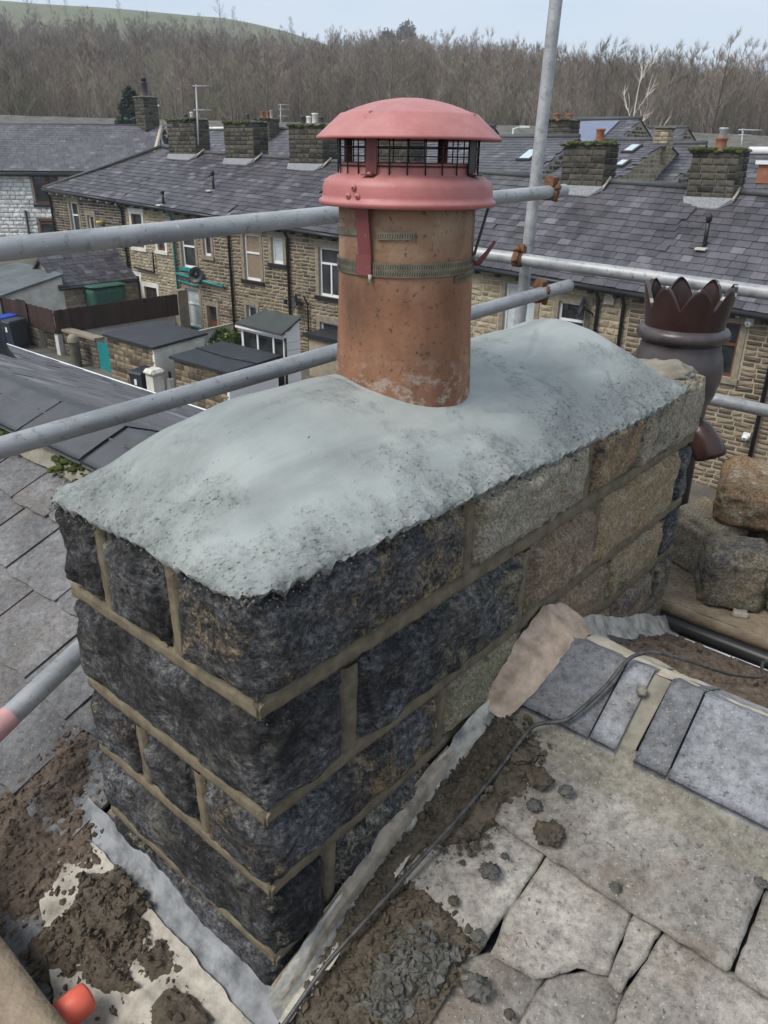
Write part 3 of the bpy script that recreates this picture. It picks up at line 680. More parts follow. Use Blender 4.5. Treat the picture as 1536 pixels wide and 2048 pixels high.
def slate_meshes(mat, n=6, chip=.04, seed=1):
    r = random.Random(seed); out = []
    for i in range(n):
        k = 6; bot = [(-.49+.98*j/k, r.uniform(0, chip)*(1.8 if j in (0, k) else 1)) for j in range(k+1)]
        pts = bot+[(.49, 1), (-.49, 1)]; m = len(pts)
        V = [(x, y, 1) for x, y in pts]+[(x, y, 0) for x, y in pts]
        out.append(mesh('slate', V, [tuple(range(m))]+[(j, m+j, m+(j+1) % m, (j+1) % m) for j in range(m)], mat))
    return out
def slate_field(xa, xb, ylist, zfun, ex, ez_up, expo, wrange, thick, seed, over=1.25, xsl=0, jit=.004, mask=None, lift=.0):
    """slates on a slope. ylist: y of each course's lower edge (list, along the slope), zfun(x,y)->z"""
    r = random.Random(seed); items = []
    for y, dy in ylist:
        x = xa-r.random()*wrange[1]
        while x < xb:
            w_ = r.uniform(*wrange); xm = x+w_/2
            p0 = Vector((xm, y, zfun(xm, y))); p1 = Vector((xm, y+dy*over, zfun(xm, y+dy*over)))
            q = Vector((xm+.1, y, zfun(xm+.1, y)))
            if mask is None or mask(xm, y):
                ex_ = (q-p0).normalized(); ey_ = (p1-p0); ln = ey_.length; ey_ = ey_.normalized(); n_ = ex_.cross(ey_)
                if n_.z < 0: n_ = -n_; 
                n_.normalize()
                # lower edge rides on the course below
                tl = math.atan(thick*1.3/ln); ey2 = (ey_*math.cos(tl)-n_*math.sin(tl)); n2 = (n_*math.cos(tl)+ey_*math.sin(tl))
                a = r.uniform(-1, 1)*jit*2; ex2 = (ex_+ey2*a).normalized()
                o_ = p0+n_*(thick*1.25+lift+r.uniform(0, jit))+ey_*r.uniform(-1, 1)*jit*2
                items.append(frame(o_, ex2, ey2, n2, (w_-r.uniform(.003, .006), ln*1.02, thick*r.uniform(.8, 1.25))))
            x += w_
    return items
roof = thing('slate_roof', 'old slate and stone flag roof around the stack, littered with dropped mortar', 'roof', (0, .8, -.3))
# underlay sheets
m = MB(); m.add([(-.25, -2.2, zN(1, -2.2)-.03), (4, -2.2, zN(1, -2.2)-.03), (4, .8, -.305), (-.25, .8, -.305)], [(0, 1, 2, 3)])
m.add([(-14, -2.2, zN(-1, -2.2)-.03), (-.25, -2.2, zN(-1, -2.2)-.03), (-.25, .8, -.275), (-14, .8, -.275)], [(0, 1, 2, 3)])
m.add([(-14, .8, -.275), (-.25, .8, -.275), (-.25, 4.0, -1.76), (-14, 4.0, -1.76)], [(0, 1, 2, 3)])
m.add([(-.25, .8, -.305), (4, .8, -.305), (4, 4.0, -1.78), (-.25, 4.0, -1.78)], [(0, 1, 2, 3)])
m.build('roof_boarding', M_BLK, roof)
SG = slate_meshes(M_SLATEG, 8, .05, 3)
ys = [(.10+.18*k, .18) for k in range(-12, 4)]
mask = lambda x, y: x < -.60 or y < -.30
it = slate_field(-3.6, -.52, ys, zN, None, None, .18, (.20, .30), .009, 5, 1.2, 0, .004, lambda x, y: x < -.54 or y < -.10)
place(it, roof, 'slate', SG, 190, 'slates')
# far slope, seen at a glancing angle
SS = slate_meshes(M_STREAK, 6, .04, 8)
zF = lambda x, y: (-.215-.462*(y-.8)) if x < -.25 else (-.285-.46*(y-.8))
it = slate_field(-12.5, -.5, [(4.0-.19*k, -.19) for k in range(17)], zF, None, None, .19, (.22, .36), .008, 9, 1.2)
it += slate_field(-.45, 2.6, [(4.0-.19*k, -.19) for k in range(16)], zF, None, None, .19, (.22, .36), .008, 10, 1.2, mask=lambda x, y: not (x < .06 and y < 1.66))
place(it, roof, 'slate', SS, 110, 'far_slates')
# ---- big stone flags on the near right slope
def inset_poly(P2, d):
    c = P2.mean(0); v = P2-c; l = np.linalg.norm(v, axis=1)[:, None]; return P2-v/l*np.minimum(d, l*.4)
def flag(pts, mat, parent, name, seed, thick=.018, low=.022, top=.004, res=.012, rough=.0035, zf_=zN):
    P = np.array(pts, float)[:, :2]; out = []; n = len(P)
    for i in range(n):
        a, b = P[i], P[(i+1) % n]; k = max(2, int(np.linalg.norm(b-a)/res))
        for j in range(k): out.append(a+(b-a)*j/k)
    Q = np.array(out); c0_ = Q.mean(0); v0_ = Q-c0_; Q = c0_+v0_*(1+.0012/np.maximum(np.linalg.norm(v0_, axis=1), .02))[:, None]; q3 = np.c_[Q, np.zeros(len(Q))]
    Q = Q+rough*1.5*np.stack([fbm(q3*26+seed, 4, seed, .65), fbm(q3*26+seed+50, 4, seed+1, .65)], 1)
    if ((np.roll(Q[:, 0], -1)-Q[:, 0])*(np.roll(Q[:, 1], -1)+Q[:, 1])).sum() > 0: Q = Q[::-1]
    y0, y1 = Q[:, 1].min(), Q[:, 1].max(); zz = lambda q: np.array([zf_(1, y) for y in q[:, 1]])+top+(low-top)*(y1-q[:, 1])/(y1-y0)
    n = len(Q); I = inset_poly(Q, .007); I2 = inset_poly(Q, .05)
    nz_ = lambda q, s_: s_*fbm(np.c_[q, np.zeros(len(q))]*14+seed, 3, seed+4)
    V = np.concatenate([np.c_[Q, zz(Q)-thick], np.c_[Q, zz(Q)-.006+nz_(Q, .002)], np.c_[I, zz(I)+nz_(I, .0015)], np.c_[I2, zz(I2)+nz_(I2, .003)]])
    F = []
    for L_ in range(3):
        for j in range(n): F.append((L_*n+j, L_*n+(j+1) % n, (L_+1)*n+(j+1) % n, (L_+1)*n+j))
    F.append(tuple(range(3*n, 4*n)))
    return obj(name, mesh(name, V, F, mat, True), parent)
FL = [
 [(0.093,0.602,-0.357), (0.57,0.582,-0.365), (0.576,0.566,-0.371), (0.579,0.411,-0.434), (0.572,0.404,-0.437), (0.151,0.415,-0.433), (0.143,0.443,-0.421), (0.146,0.505,-0.396)],
 [(0.578,0.582,-0.365), (0.582,0.568,-0.37), (0.586,0.409,-0.435), (0.789,0.397,-0.439), (0.795,0.583,-0.364)],
 [(0.092,0.592,-0.361), (0.138,0.5,-0.398), (0.143,0.418,-0.431), (-0.013,0.413,-0.433), (-0.037,0.612,-0.353)],
 [(0.151,0.44,-0.422), (0.251,0.431,-0.426), (0.248,0.242,-0.502), (0.186,0.24,-0.503), (0.063,0.246,-0.501), (0.054,0.374,-0.449)],
 [(0.256,0.431,-0.426), (0.418,0.429,-0.427), (0.432,0.318,-0.472), (0.386,0.298,-0.48), (0.362,0.266,-0.492), (0.341,0.247,-0.5), (0.267,0.24,-0.503), (0.253,0.295,-0.481)],
 [(0.421,0.429,-0.427), (0.471,0.426,-0.428), (0.461,0.304,-0.477), (0.451,0.302,-0.478), (0.438,0.303,-0.478)],
 [(0.475,0.427,-0.428), (0.579,0.428,-0.427), (0.703,0.428,-0.427), (0.686,0.301,-0.478), (0.474,0.254,-0.497), (0.466,0.307,-0.476)],
 [(0.592,0.407,-0.436), (0.79,0.392,-0.442), (0.779,0.31,-0.475), (0.699,0.292,-0.482), (0.574,0.396,-0.44)],
 [(0.27,0.265,-0.493), (0.35,0.279,-0.487), (0.352,0.188,-0.524), (0.345,0.131,-0.547), (0.208,0.1,-0.56), (0.199,0.189,-0.524)],
 [(0.356,0.279,-0.487), (0.435,0.338,-0.463), (0.462,0.325,-0.469), (0.47,0.255,-0.497), (0.479,0.18,-0.527), (0.35,0.142,-0.543)],
 [(0.061,0.269,-0.491), (0.184,0.264,-0.493), (0.244,0.26,-0.495), (0.229,0.138,-0.544), (0.057,0.12,-0.552), (0.017,0.188,-0.524)],
 [(0.059,0.117,-0.553), (0.219,0.124,-0.55), (0.223,0.057,-0.577), (0.065,-0.01,-0.604), (0.044,0.059,-0.576)],
 [(-0.015,0.407,-0.436), (0.142,0.405,-0.437), (0.125,0.284,-0.485), (0.01,0.223,-0.51), (-0.009,0.273,-0.49)]]
for i, p in enumerate(FL):
    low = [.024, .024, .02, .016, .017, .015, .016, .01, .006, .006, .004, .003, .012][i]
    flag(p, M_FLAG, roof, 'roof_flag', 11+i, .013, low+.006, [.006, .006, .004, -.002, -.002, -.002, -.004, -.006, -.01, -.01, -.008, -.01, -.004][i])
# flags out of the photograph's frame, to the right and below
for k in range(7):
    for j in range(5):
        xx = .95+.42*k+(.2 if j % 2 else 0); yy = .62-.36*(j+1)
        flag([(xx, yy), (xx+.41, yy), (xx+.41, yy+.38), (xx, yy+.38)], M_FLAG, roof, 'roof_flag', 60+k*5+j, .02, .018, -.004, .06)
for k in range(5):
    xx = .02+.42*k; flag([(xx, -1.0), (xx+.41, -1.0), (xx+.41, -.58), (xx, -.58)], M_FLAG, roof, 'roof_flag', 110+k, .02, .004, -.012, .06)
    flag([(xx-.3, -.6), (xx+.11, -.6), (xx+.11, -.22), (xx-.3, -.22)], M_FLAG, roof, 'roof_flag', 120+k, .02, .000, -.014, .06)
M_BEDF = m_flag('speckled_bedding_mortar', (.34, .315, .255), (.19, .172, .135), .35, .4)
# ---- ridge tiles (angular), right of the stack
AY, AZ, LY, LZ = .80, -.232, .632, -.322
def ridge_tile(xa, xb, mat, seed, ay=AY, az=AZ, ly=LY, lz=LZ, th=.016, lift=0, wing=.16, skew=0):
    ny_, nx_ = 9, max(4, int((xb-xa)/.02)); V = []
    fy = ay+(ay-ly)*.95
    prof = [(ly, lz), (ly+.02, lz+.02*(az-lz)/(ay-ly)+.001), ((ly+ay)/2, (lz+az)/2), (ay-.012, az-.008), (ay, az-.002), (ay+.012, az-.008), ((fy+ay)/2, (lz+az)/2), (fy, lz)]
    m_ = len(prof)
    for i in range(nx_+1):
        x = xa+(xb-xa)*i/nx_
        for (y, z) in prof: V.append((x+skew*(ay-y), y, z+lift))
    V = np.array(V); e = fbm(V*25+seed, 3, seed); V[:, 2] += .0015*e
    V[:, 1] += np.where(np.abs(V[:, 1]-ly) < 1e-6, .0025*fbm(V*40+seed, 2, seed+2), 0)
    N = len(V); Vb = V.copy(); Vb[:, 2] -= th; V = np.concatenate([V, Vb]); F = gridfaces(nx_+1, m_); Fb = F[:, ::-1]+N; ed = []
    a = np.arange(N).reshape(nx_+1, m_); loop = np.concatenate([a[0, :], a[1:, -1], a[-1, -2::-1], a[-2:0:-1, 0]])
    l2 = np.roll(loop, -1); ed = np.stack([loop, l2, l2+N, loop+N], 1)
    me = mesh('ridge_tile', V, np.concatenate([F, Fb, ed]), mat, False)
    return obj('ridge_tile', me, roof)
RT = [(.052, .205, 0), (.209, .262, .002), (.300, .362, .001), (.366, .94, 0), (.945, 1.40, 0), (1.405, 1.86, 0), (1.865, 2.32, 0)]
RT = [(xa, xb, l) for xa, xb, l in RT]
for i, (xa, xb, l) in enumerate(RT): ridge_tile(xa, xb, M_BLUE, 200+i, lift=l, skew=.05)
m = MB(); m.hexa([(.262+.0, .63, -.345), (.300, .63, -.345), (.300, .97, -.345), (.262, .97, -.345)], [(.262, .66, -.315), (.300, .66, -.315), (.298, .80, -.240), (.264, .80, -.240)]); m.build('ridge_joint', M_BUFF, roof)
strip([[(.05, .655, -.318), (.4, .652, -.318), (.8, .650, -.318), (2.3, .65, -.318)], [(.05, .63, -.337), (.4, .63, -.337), (.8, .63, -.338), (2.3, .63, -.338)],
       [(.05, .59, -.349), (.3, .585, -.352), (.6, .575, -.354), (2.3, .57, -.355)], [(.06, .555, -.366), (.3, .555, -.366), (.6, .550, -.368), (2.3, .55, -.368)]], 'ridge_bedding', M_BEDF, .004, 51, parent=roof, n=200)
strip([[(.08, .805, -.243), (.5, .805, -.240), (1.2, .805, -.240), (2.3, .805, -.24)], [(.08, .90, -.275), (.5, .85, -.262), (1.2, .85, -.262), (2.3, .85, -.262)], [(.08, .99, -.335), (.5, .93, -.315), (1.2, .92, -.31), (2.3, .92, -.31)],
       [(.1, 1.05, -.385), (.5, 1.02, -.372), (1.2, 1.0, -.365), (2.3, 1.0, -.365)]], 'ridge_crest_mortar', M_CREST, .010, 55, parent=roof, n=200, fr=12)
# ridge tiles left of the stack, with bedding and moss under them
AL = dict(ay=.80, az=-.148, ly=.615, lz=-.222, th=.018)
for i, (xa, xb) in enumerate(((-1.62, -.56), (-2.06, -1.635), (-3.0, -2.075), (-4.0, -3.01), (-5.0, -4.01), (-6.0, -5.01), (-7.0, -6.01), (-8, -7.01))):
    ridge_tile(xa, xb, M_DARKTILE, 230+i, lift=(.004 if i % 2 else 0), **AL)
strip([[(-8, .66, -.215), (-3, .66, -.215), (-.55, .66, -.215)], [(-8, .635, -.255), (-3, .635, -.255), (-.55, .635, -.255)], [(-8, .60, -.30), (-3, .60, -.30), (-.55, .60, -.305)]], 'ridge_bedding', M_BUFF, .006, 57, parent=roof, n=200)
strip([[(-8, .93, -.20), (-3, .93, -.20), (-.55, .93, -.205)], [(-8, .965, -.25), (-3, .965, -.25), (-.55, .965, -.255)], [(-8, 1.03, -.305), (-3, 1.03, -.305), (-.55, 1.03, -.31)]], 'ridge_bedding', M_CREST, .012, 58, parent=roof, n=200)
r2 = np.random.default_rng(9); parts = []
bl = [icolump(1, 40+s, .5, 2.5, .7) for s in range(5)]
for i in range(420):
    x = r2.uniform(-2.6, -.9)
    if fbm(np.array([[x*2.2, 0, 0]]), 2, 4)[0] < -.12 and not (-1.75 < x < -1.3): continue
    y = r2.uniform(.585, .66); s = .006+.014*r2.random(); Vb, Fb = bl[i % 5]
    parts.append((Vb*s+np.array([x, y, -.298+(y-.585)*.9]), Fb))
Vc, Fc = merge(parts); obj('ridge_moss', mesh('ridge_moss', Vc, Fc, M_MOSS, False), roof, kind='stuff')
# eaves gutter of the far slope, pale edge; soil vent with lead slate
m = MB(); m.tube([(-13, 4.06, -1.735), (-6, 4.06, -1.735), (2.6, 4.06, -1.735)], .045, 10); m.build('gutter', M_UPVC, roof)
m = MB(); m.lathe([(.055, 0), (.055, .42), (.048, .42)], ((-6.143,2.306,-0.91)), 20); m.lathe([(.12, -.03), (.075, .05), (.06, .12)], ((-6.143,2.306,-0.91)), 20); m.build('vent_pipe', M_BLK, roof)
m = MB(); c = Vector((-5.455,2.046,-0.775)); m.hexa([c+Vector((-.2, .12, -.062)), c+Vector((.22, .12, -.062)), c+Vector((.22, -.18, .076)), c+Vector((-.2, -.18, .076))], [c+Vector((-.19, .12, -.055)), c+Vector((.21, .12, -.055)), c+Vector((.21, -.18, .083)), c+Vector((-.19, -.18, .083))]); m.build('lead_slate', M_LEAD, roof)
# walls of our own house below the roof
m = MB(); m.box((-14, -6.2, -8), (4, 3.75, -1.95)); m.build('wall', WS['brown'], roof)
m = MB(); m.add([(-14, -2.2, zN(-1, -2.2)-.03), (4, -2.2, zN(-1, -2.2)-.03), (4, -6.5, -3.2), (-14, -6.5, -3.2)], [(3, 2, 1, 0)]); m.build('lower_roof', M_SLATEG, roof)
# ================================================================ dropped mortar and dirt
def inside(P, poly):
    x, y = P[:, 0], P[:, 1]; r = np.zeros(len(P), bool); n = len(poly); d = np.full(len(P), 9.)
    for i in range(n):
        (xa, ya), (xb, yb) = poly[i][:2], poly[(i+1) % n][:2]
        c = ((ya > y) != (yb > y)) & (x < (xb-xa)*(y-ya)/((yb-ya) or 1e-9)+xa); r ^= c
        a = np.array([xa, ya]); b = np.array([xb, yb]); ab = b-a; t = np.clip(((P-a)@ab)/(ab@ab), 0, 1); d = np.minimum(d, np.linalg.norm(P-a-t[:, None]*ab, axis=1))
    return r, d
def heap(poly, zf_, h, mat, seed, label=None, cat='mortar', res=.0045, edge=.05, clods=200, csize=(.0015, .010), thr=.0, parent=None, name='mortar_spill', base=.010, fq=20):
    poly = [p[:2] for p in poly]; A = np.array(poly); lo, hi = A.min(0), A.max(0)
    nx_, ny_ = int((hi[0]-lo[0])/res)+2, int((hi[1]-lo[1])/res)+2
    X, Y = np.meshgrid(np.linspace(lo[0], hi[0], nx_), np.linspace(lo[1], hi[1], ny_)); P = np.c_[X.ravel(), Y.ravel()]
    ins, d = inside(P, poly); p3 = np.c_[P, np.zeros(len(P))]
    sd = np.where(ins, d, -d)+.03*fbm(p3*11, 3, seed)
    n1 = fbm(p3*fq, 4, seed+2, .6); n2 = np.abs(fbm(p3*fq*2.2, 3, seed+6))
    H = h*sm01(sd/edge)*(.40+.7*n1+.6*n2)+(.006*np.abs(fbm(p3*60, 3, seed+8))+.004*fbm(p3*130, 2, seed+18))*sm01(sd/.012)
    z0 = np.array([zf_(x, y) for x, y in P])+base
    Z = z0+np.where(sd > 0, H, -.03*np.minimum(1, -sd/.004))
    keep = (sd > -.008)
    F = gridfaces(ny_, nx_); F = F[keep[F].all(1)]
    parts = [(np.c_[P, Z], F)]
    r2 = np.random.default_rng(seed); bs = [icolump(1 if csize[1] < .012 else 2, seed*10+s, .75, 2.6, .6) for s in range(7)]
    k = np.where((sd > -.02) | ((sd > -.09) & (r2.random(len(sd)) < .45*np.exp(np.minimum(sd, 0)/.028))))[0]
    for i in range(clods):
        j = k[r2.integers(len(k))]; s = csize[0]+(csize[1]-csize[0])*r2.random()**5; Vb, Fb = bs[i % 7]
        parts.append(((Vb*s)@rotm(*(r2.random(3)*6)).T+np.array([P[j, 0], P[j, 1], (Z[j] if sd[j] > 0 else z0[j]-base*.15)+s*.2]), None)); parts[-1] = (parts[-1][0], Fb)
    Vq, Fq = parts[0]; Vt = [Vq]; Ft = [tuple(f) for f in Fq]; n = len(Vq)
    for V_, F_ in parts[1:]:
        Vt.append(V_); Ft += [tuple(f+n) for f in F_]; n += len(V_)
    me = mesh(name, np.concatenate(Vt), Ft, mat, False)
    return obj(name, me, parent, kind='stuff', label=label, cat=cat)
heap([(0.031,0.615,-0.352), (0.135,0.591,-0.361), (0.174,0.521,-0.389), (0.154,0.443,-0.421), (0.149,0.378,-0.447), (0.104,0.341,-0.462), (0.059,0.324,-0.469), (0.059,0.223,-0.51), (0.049,0.115,-0.554), (0.045,0.034,-0.586), (0.019,0.034,-0.586), (0.007,0.172,-0.53), (0,0.321,-0.47), (0.011,0.462,-0.413)], zN, .026, M_CLOD, 301,
     'crumbly brown mortar droppings heaped along the right side flashing of the stack', clods=1500, base=.020)
heap([(0.056,0.241,-0.503), (0.118,0.25,-0.499), (0.174,0.248,-0.5), (0.223,0.226,-0.509), (0.236,0.167,-0.532), (0.242,0.108,-0.557), (0.08,-0.024,-0.61), (0.043,0,-0.6), (0.049,0.115,-0.554)], zN, .022, M_CLOD, 305,
     'spread of brown mortar droppings on the flags below the black cable', clods=1100, base=.018)
heap([(0.118,0.195,-0.521), (0.167,0.217,-0.513), (0.218,0.197,-0.52), (0.22,0.149,-0.54), (0.223,0.094,-0.562), (0.176,0.063,-0.574), (0.126,0.095,-0.562)], zN, .03, M_CLODG, 309,
     'greyer lump of mortar droppings amid the brown ones at the bottom', clods=500, csize=(.002, .013), base=.024, edge=.03)
heap([(-0.847,-0.161,-0.659), (-0.815,-0.054,-0.613), (-0.842,0.066,-0.562), (-0.764,0.108,-0.543), (-0.651,0.051,-0.568), (-0.564,-0.01,-0.594), (-0.492,-0.091,-0.629), (-0.481,-0.177,-0.666), (-0.503,-0.24,-0.693), (-0.598,-0.299,-0.719)], zN, .020, M_SOIL, 313,
     'reddish brown dirt spread over the slates left of the stack', 'dirt', clods=2000, csize=(.0012, .010), base=.014, edge=.07)
heap([(-0.474,-0.09,-0.629), (-0.415,-0.039,-0.607), (-0.313,-0.044,-0.609), (-0.275,-0.088,-0.628), (-0.265,-0.128,-0.645), (-0.223,-0.145,-0.652), (-0.271,-0.193,-0.673), (-0.397,-0.234,-0.691), (-0.466,-0.217,-0.683), (-0.462,-0.165,-0.661)], zN, .034, M_CLOD, 317,
     'thick dark wet mortar heap on the slates below the lead apron', clods=500, csize=(.002, .012), base=.016, edge=.035, fq=14)
heap([(-0.178,-0.112,-0.638), (-0.16,-0.087,-0.628), (-0.11,-0.081,-0.625), (-0.061,-0.099,-0.632), (-0.134,-0.171,-0.663), (-0.162,-0.14,-0.65)], zN, .026, M_CLOD, 321, 'small wet mortar pile on the cream cement at the bottom edge', clods=60, base=.022, edge=.02)
heap([(-0.247,-0.107,-0.636), (-0.237,-0.064,-0.617), (-0.174,-0.088,-0.628), (-0.205,-0.12,-0.642)], zN, .018, M_CLOD, 325, 'little mortar dropping on the cream cement between the two dark piles', clods=40, base=.018, edge=.02)
zFR = lambda x, y: -.285-.46*(y-.8)
heap([(.10, .98), (.5, .99), (1.2, .98), (2.0, .98), (2.0, 1.50), (.9, 1.48), (.35, 1.50), (.06, 1.52), (.07, 1.2)], zFR, .022, M_SOIL, 329,
     'brown dirt and old mortar covering the far slope behind the blue grey ridge tiles', 'dirt', clods=1200, csize=(.0015, .012), base=.020, edge=.08)
def clod(p, r_, seed, mat, label):
    V, F = icolump(4, seed, .42, 1.8, .55); V = V*r_*(1+.22*fbm(V*4.5, 3, seed)+.12*fbm(V*11, 2, seed))[:, None]
    return obj('mortar_clod', mesh('mortar_clod', V+np.array(p)+np.array([0, 0, r_*.22]), F, mat, False), None, label=label, cat='mortar clod', group='mortar clods dropped on the stone flags')
for i, (p, r_, lb) in enumerate((((0.183,0.508,-0.365), .021, 'big dark mortar clod at the edge of the debris, on the widest flag'), ((0.236,0.515,-0.362), .013, 'small mortar clod on the widest flag, nearest the ridge bedding'), ((0.201,0.464,-0.383), .013, 'small round mortar clod just below the big dark one'),
                             ((0.251,0.43,-0.391), .025, 'largest mortar clod, alone on the lower left of the widest flag'), ((0.197,0.33,-0.437), .016, 'mortar clod in the middle of the flag left of the broken edged one'), ((0.277,0.181,-0.507), .02, 'mortar clod low down, on the flag left of the photo bottom centre'), ((0.126,0.53,-0.356), .02, 'mortar clod touching the debris beside the cable, below the ridge'),
                             ((0.388,0.414,-0.398), .009, 'pea sized mortar clod near the lower edge of the widest flag'), ((0.571,0.538,-0.352), .009, 'tiny mortar clod at the right end of the ridge bedding'), ((0.172,0.259,-0.465), .009, 'tiny mortar clod on the flag beside the brown droppings'), ((0.205,0.364,-0.423), .007, 'crumb of mortar just under the left corner of the widest flag'), ((0.238,0.237,-0.474), .011, 'mortar clod on the lower tip of the small left flag'), ((0.338,0.182,-0.507), .008, 'crumb of mortar at the bottom edge of the photo, on a flag'))):
    clod(p, r_, 401+i, M_CLODG if i % 3 else M_CLOD, lb)
V, F = icolump(3, 431, .45, 2, .7); obj('mortar_clod', mesh('mortar_clod', V*.011+np.array([.262, .745, -.252]), F, M_BUFF, False), None, label='round buff mortar blob sitting on the blue grey ridge tiles', cat='mortar clod')
# ================================================================ the cable over the ridge
m = MB(); pts = [(0.047,-0.08,-0.602), (0.052,-0.024,-0.576), (0.054,0.061,-0.53), (0.071,0.155,-0.487), (0.085,0.26,-0.445), (0.102,0.369,-0.401), (0.112,0.482,-0.359), (0.113,0.549,-0.336), (0.115,0.594,-0.32)]
pts += [(.168, .628, -.306), (.186, .665, -.280), (.202, .72, -.252), (.212, .785, -.214), (.235, .84, -.218), (.275, .90, -.248), (.31, .97, -.290), (.345, 1.06, -.345), (.39, 1.2, -.41), (.36, 1.32, -.465), (.34, 1.42, -.50), (.42, 1.55, -.56)]
# smooth it
P = np.array(pts, float); s = np.linspace(0, len(P)-1, 120); Pq = np.stack([np.interp(s, np.arange(len(P)), P[:, a]) for a in range(3)], 1)
for _ in range(4): Pq[1:-1] = (Pq[:-2]+2*Pq[1:-1]+Pq[2:])/4
m.tube(Pq, .0042, 8); m.build('cable', M_CABLE, label='thin black cable running up the flags and over the ridge', cat='cable')

# ================================================================ scaffold
TR = .02415
def tube(a, b, label, name='scaffold_tube', mat=None, ext0=0, ext1=0, n=24):
    a = Vector(a); b = Vector(b); d = (b-a).normalized(); a = a-d*ext0; b = b+d*ext1
    m = MB(); k = 12; m.tube([a+(b-a)*i/k for i in range(k+1)], TR, n, False)
    # hollow ends
    for e, s in ((a, d), (b, -d)):
        o_ = d.orthogonal().normalized(); q = d.cross(o_); V_ = []
        for i in range(n):
            t = 2*math.pi*i/n; w_ = o_*math.cos(t)+q*math.sin(t); V_ += [e+w_*TR, e+w_*(TR-.004), e+s*.12+w_*(TR-.004)]
        m.add(V_, [(3*i, 3*((i+1) % n), 3*((i+1) % n)+1, 3*i+1) for i in range(n)]+[(3*i+1, 3*((i+1) % n)+1, 3*((i+1) % n)+2, 3*i+2) for i in range(n)]+[tuple(3*i+2 for i in range(n))], False)
    return m.build(name, mat or M_GALV, label=label, cat='scaffold tube'), a, b, d
t1, a1_, b1_, d1_ = tube((-1.029,0.22,0.516), (-0.933,2.407,0.59), 'upper grey scaffold rail passing just behind the cowl', ext0=1.2)
t2, a2_, b2_, d2_ = tube((-0.971,0.116,0.12), (-0.842,2.361,0.243), 'lower grey scaffold rail passing behind the foot of the terracotta pot', ext0=1.2)
t3, a3_, b3_, d3_ = tube((-1.047,2.41,1.231), (-1.067,2.384,0.073), 'upright scaffold standard at the far corner, rising out of the photo', ext0=.6, ext1=.9)
t4, a4_, b4_, d4_ = tube((-1.243,2.279,0.34), (-0.119,2.454,0.285), 'grey scaffold ledger running right behind the crown topped pot', ext0=.35, ext1=1.5)
t5, a5_, b5_, d5_ = tube((-0.301,2.605,-0.164), (-0.057,2.559,-0.156), 'short visible length of bright scaffold tube right of the stack, over the stones', ext0=.7, ext1=1.5)
t6, a6_, b6_, d6_ = tube((-0.719,-0.192,-0.406), (-0.831,0.272,-0.297), 'inclined scaffold tube with a worn red band, left of the stack', ext0=.6)
m = MB(); p = Vector((-0.728,-0.06,-0.354)); m.tube([p-d6_*.075, p-d6_*.01], TR+.0006, 24, False); m.build('paint_band', M_TAPE, t6)
# dark tubes under the boards on the right
tube((-.30, 1.632, -.622), (2.6, 1.612, -.622), 'black plastic covered tube under the front edge of the boards', mat=M_BLACKPIPE)
m = MB(); m.box((-.2, 1.568, -.640), (2.6, 1.586, -.628)); m.build('bright_line_strip', M_UPVC, label='thin white strip lying below the black tube on the right', cat='batten')  # added white strip, stands in for a bright line of light under the tube
def coupler(p, d, side, label, seed=0, sc=1.0):
    """swivel coupler: two bands, body, flap bolt with nut"""
    p = Vector(p); d = Vector(d).normalized(); side = Vector(side); side = (side-d*side.dot(d)).normalized(); q = d.cross(side)
    t = thing('scaffold_coupler', label, 'scaffold coupler', p, 'rusty couplers on the scaffold corner')
    m = MB(); V_ = []; n = 22
    for i in range(n):
        a = 2*math.pi*i/n; w_ = side*math.cos(a)+q*math.sin(a)
        for rr_, dz in ((TR+.0005, -.020), (TR+.005, -.018), (TR+.006, 0), (TR+.005, .018), (TR+.0005, .020)): V_.append(p+w_*rr_+d*dz)
    m.add(V_, [(5*i+k, 5*((i+1) % n)+k, 5*((i+1) % n)+k+1, 5*i+k+1) for i in range(n) for k in range(4)], True); m.build('band', M_RUST, t)
    c = p+side*(TR+.016)
    m = MB(); m.hexa([c-d*.019-q*.022-side*.014, c+d*.019-q*.022-side*.014, c+d*.019+q*.022-side*.014, c-d*.019+q*.022-side*.014], [c-d*.016-q*.018+side*.018, c+d*.016-q*.018+side*.018, c+d*.016+q*.018+side*.018, c-d*.016+q*.018+side*.018]); m.build('body', M_RUST, t)
    b = p+q*(TR+.012)
    m = MB(); m.tube([b-side*.022, b+side*.045], .0062, 10); m.tube([b+side*.020, b+side*.034], .0125, 6); m.tube([b-side*.024, b-side*.014], .011, 6); m.build('bolt', M_RUST, t)
    m = MB(); m.hexa([b-d*.014-side*.020-q*.012, b+d*.014-side*.020-q*.012, b+d*.014+side*.018-q*.012, b-d*.014+side*.018-q*.012], [b-d*.011-side*.016+q*.006, b+d*.011-side*.016+q*.006, b+d*.011+side*.013+q*.006, b-d*.011+side*.013+q*.006]); m.build('flap', M_RUST, t)
def cl(a, d, px):   # nearest point helper
    return a
coupler((-0.947,2.313,0.586), d1_, Vector((.2, .6, .75)), 'rusty coupler near the free end of the upper rail')
coupler((-1.053,2.305,0.329), d4_, Vector((-.1, .4, .85)), 'rusty coupler fixing the right hand ledger to the upright')
coupler((-0.875,2.182,0.222), d2_, Vector((.2, .5, .8)), 'brown coupler near the free end of the lower rail')
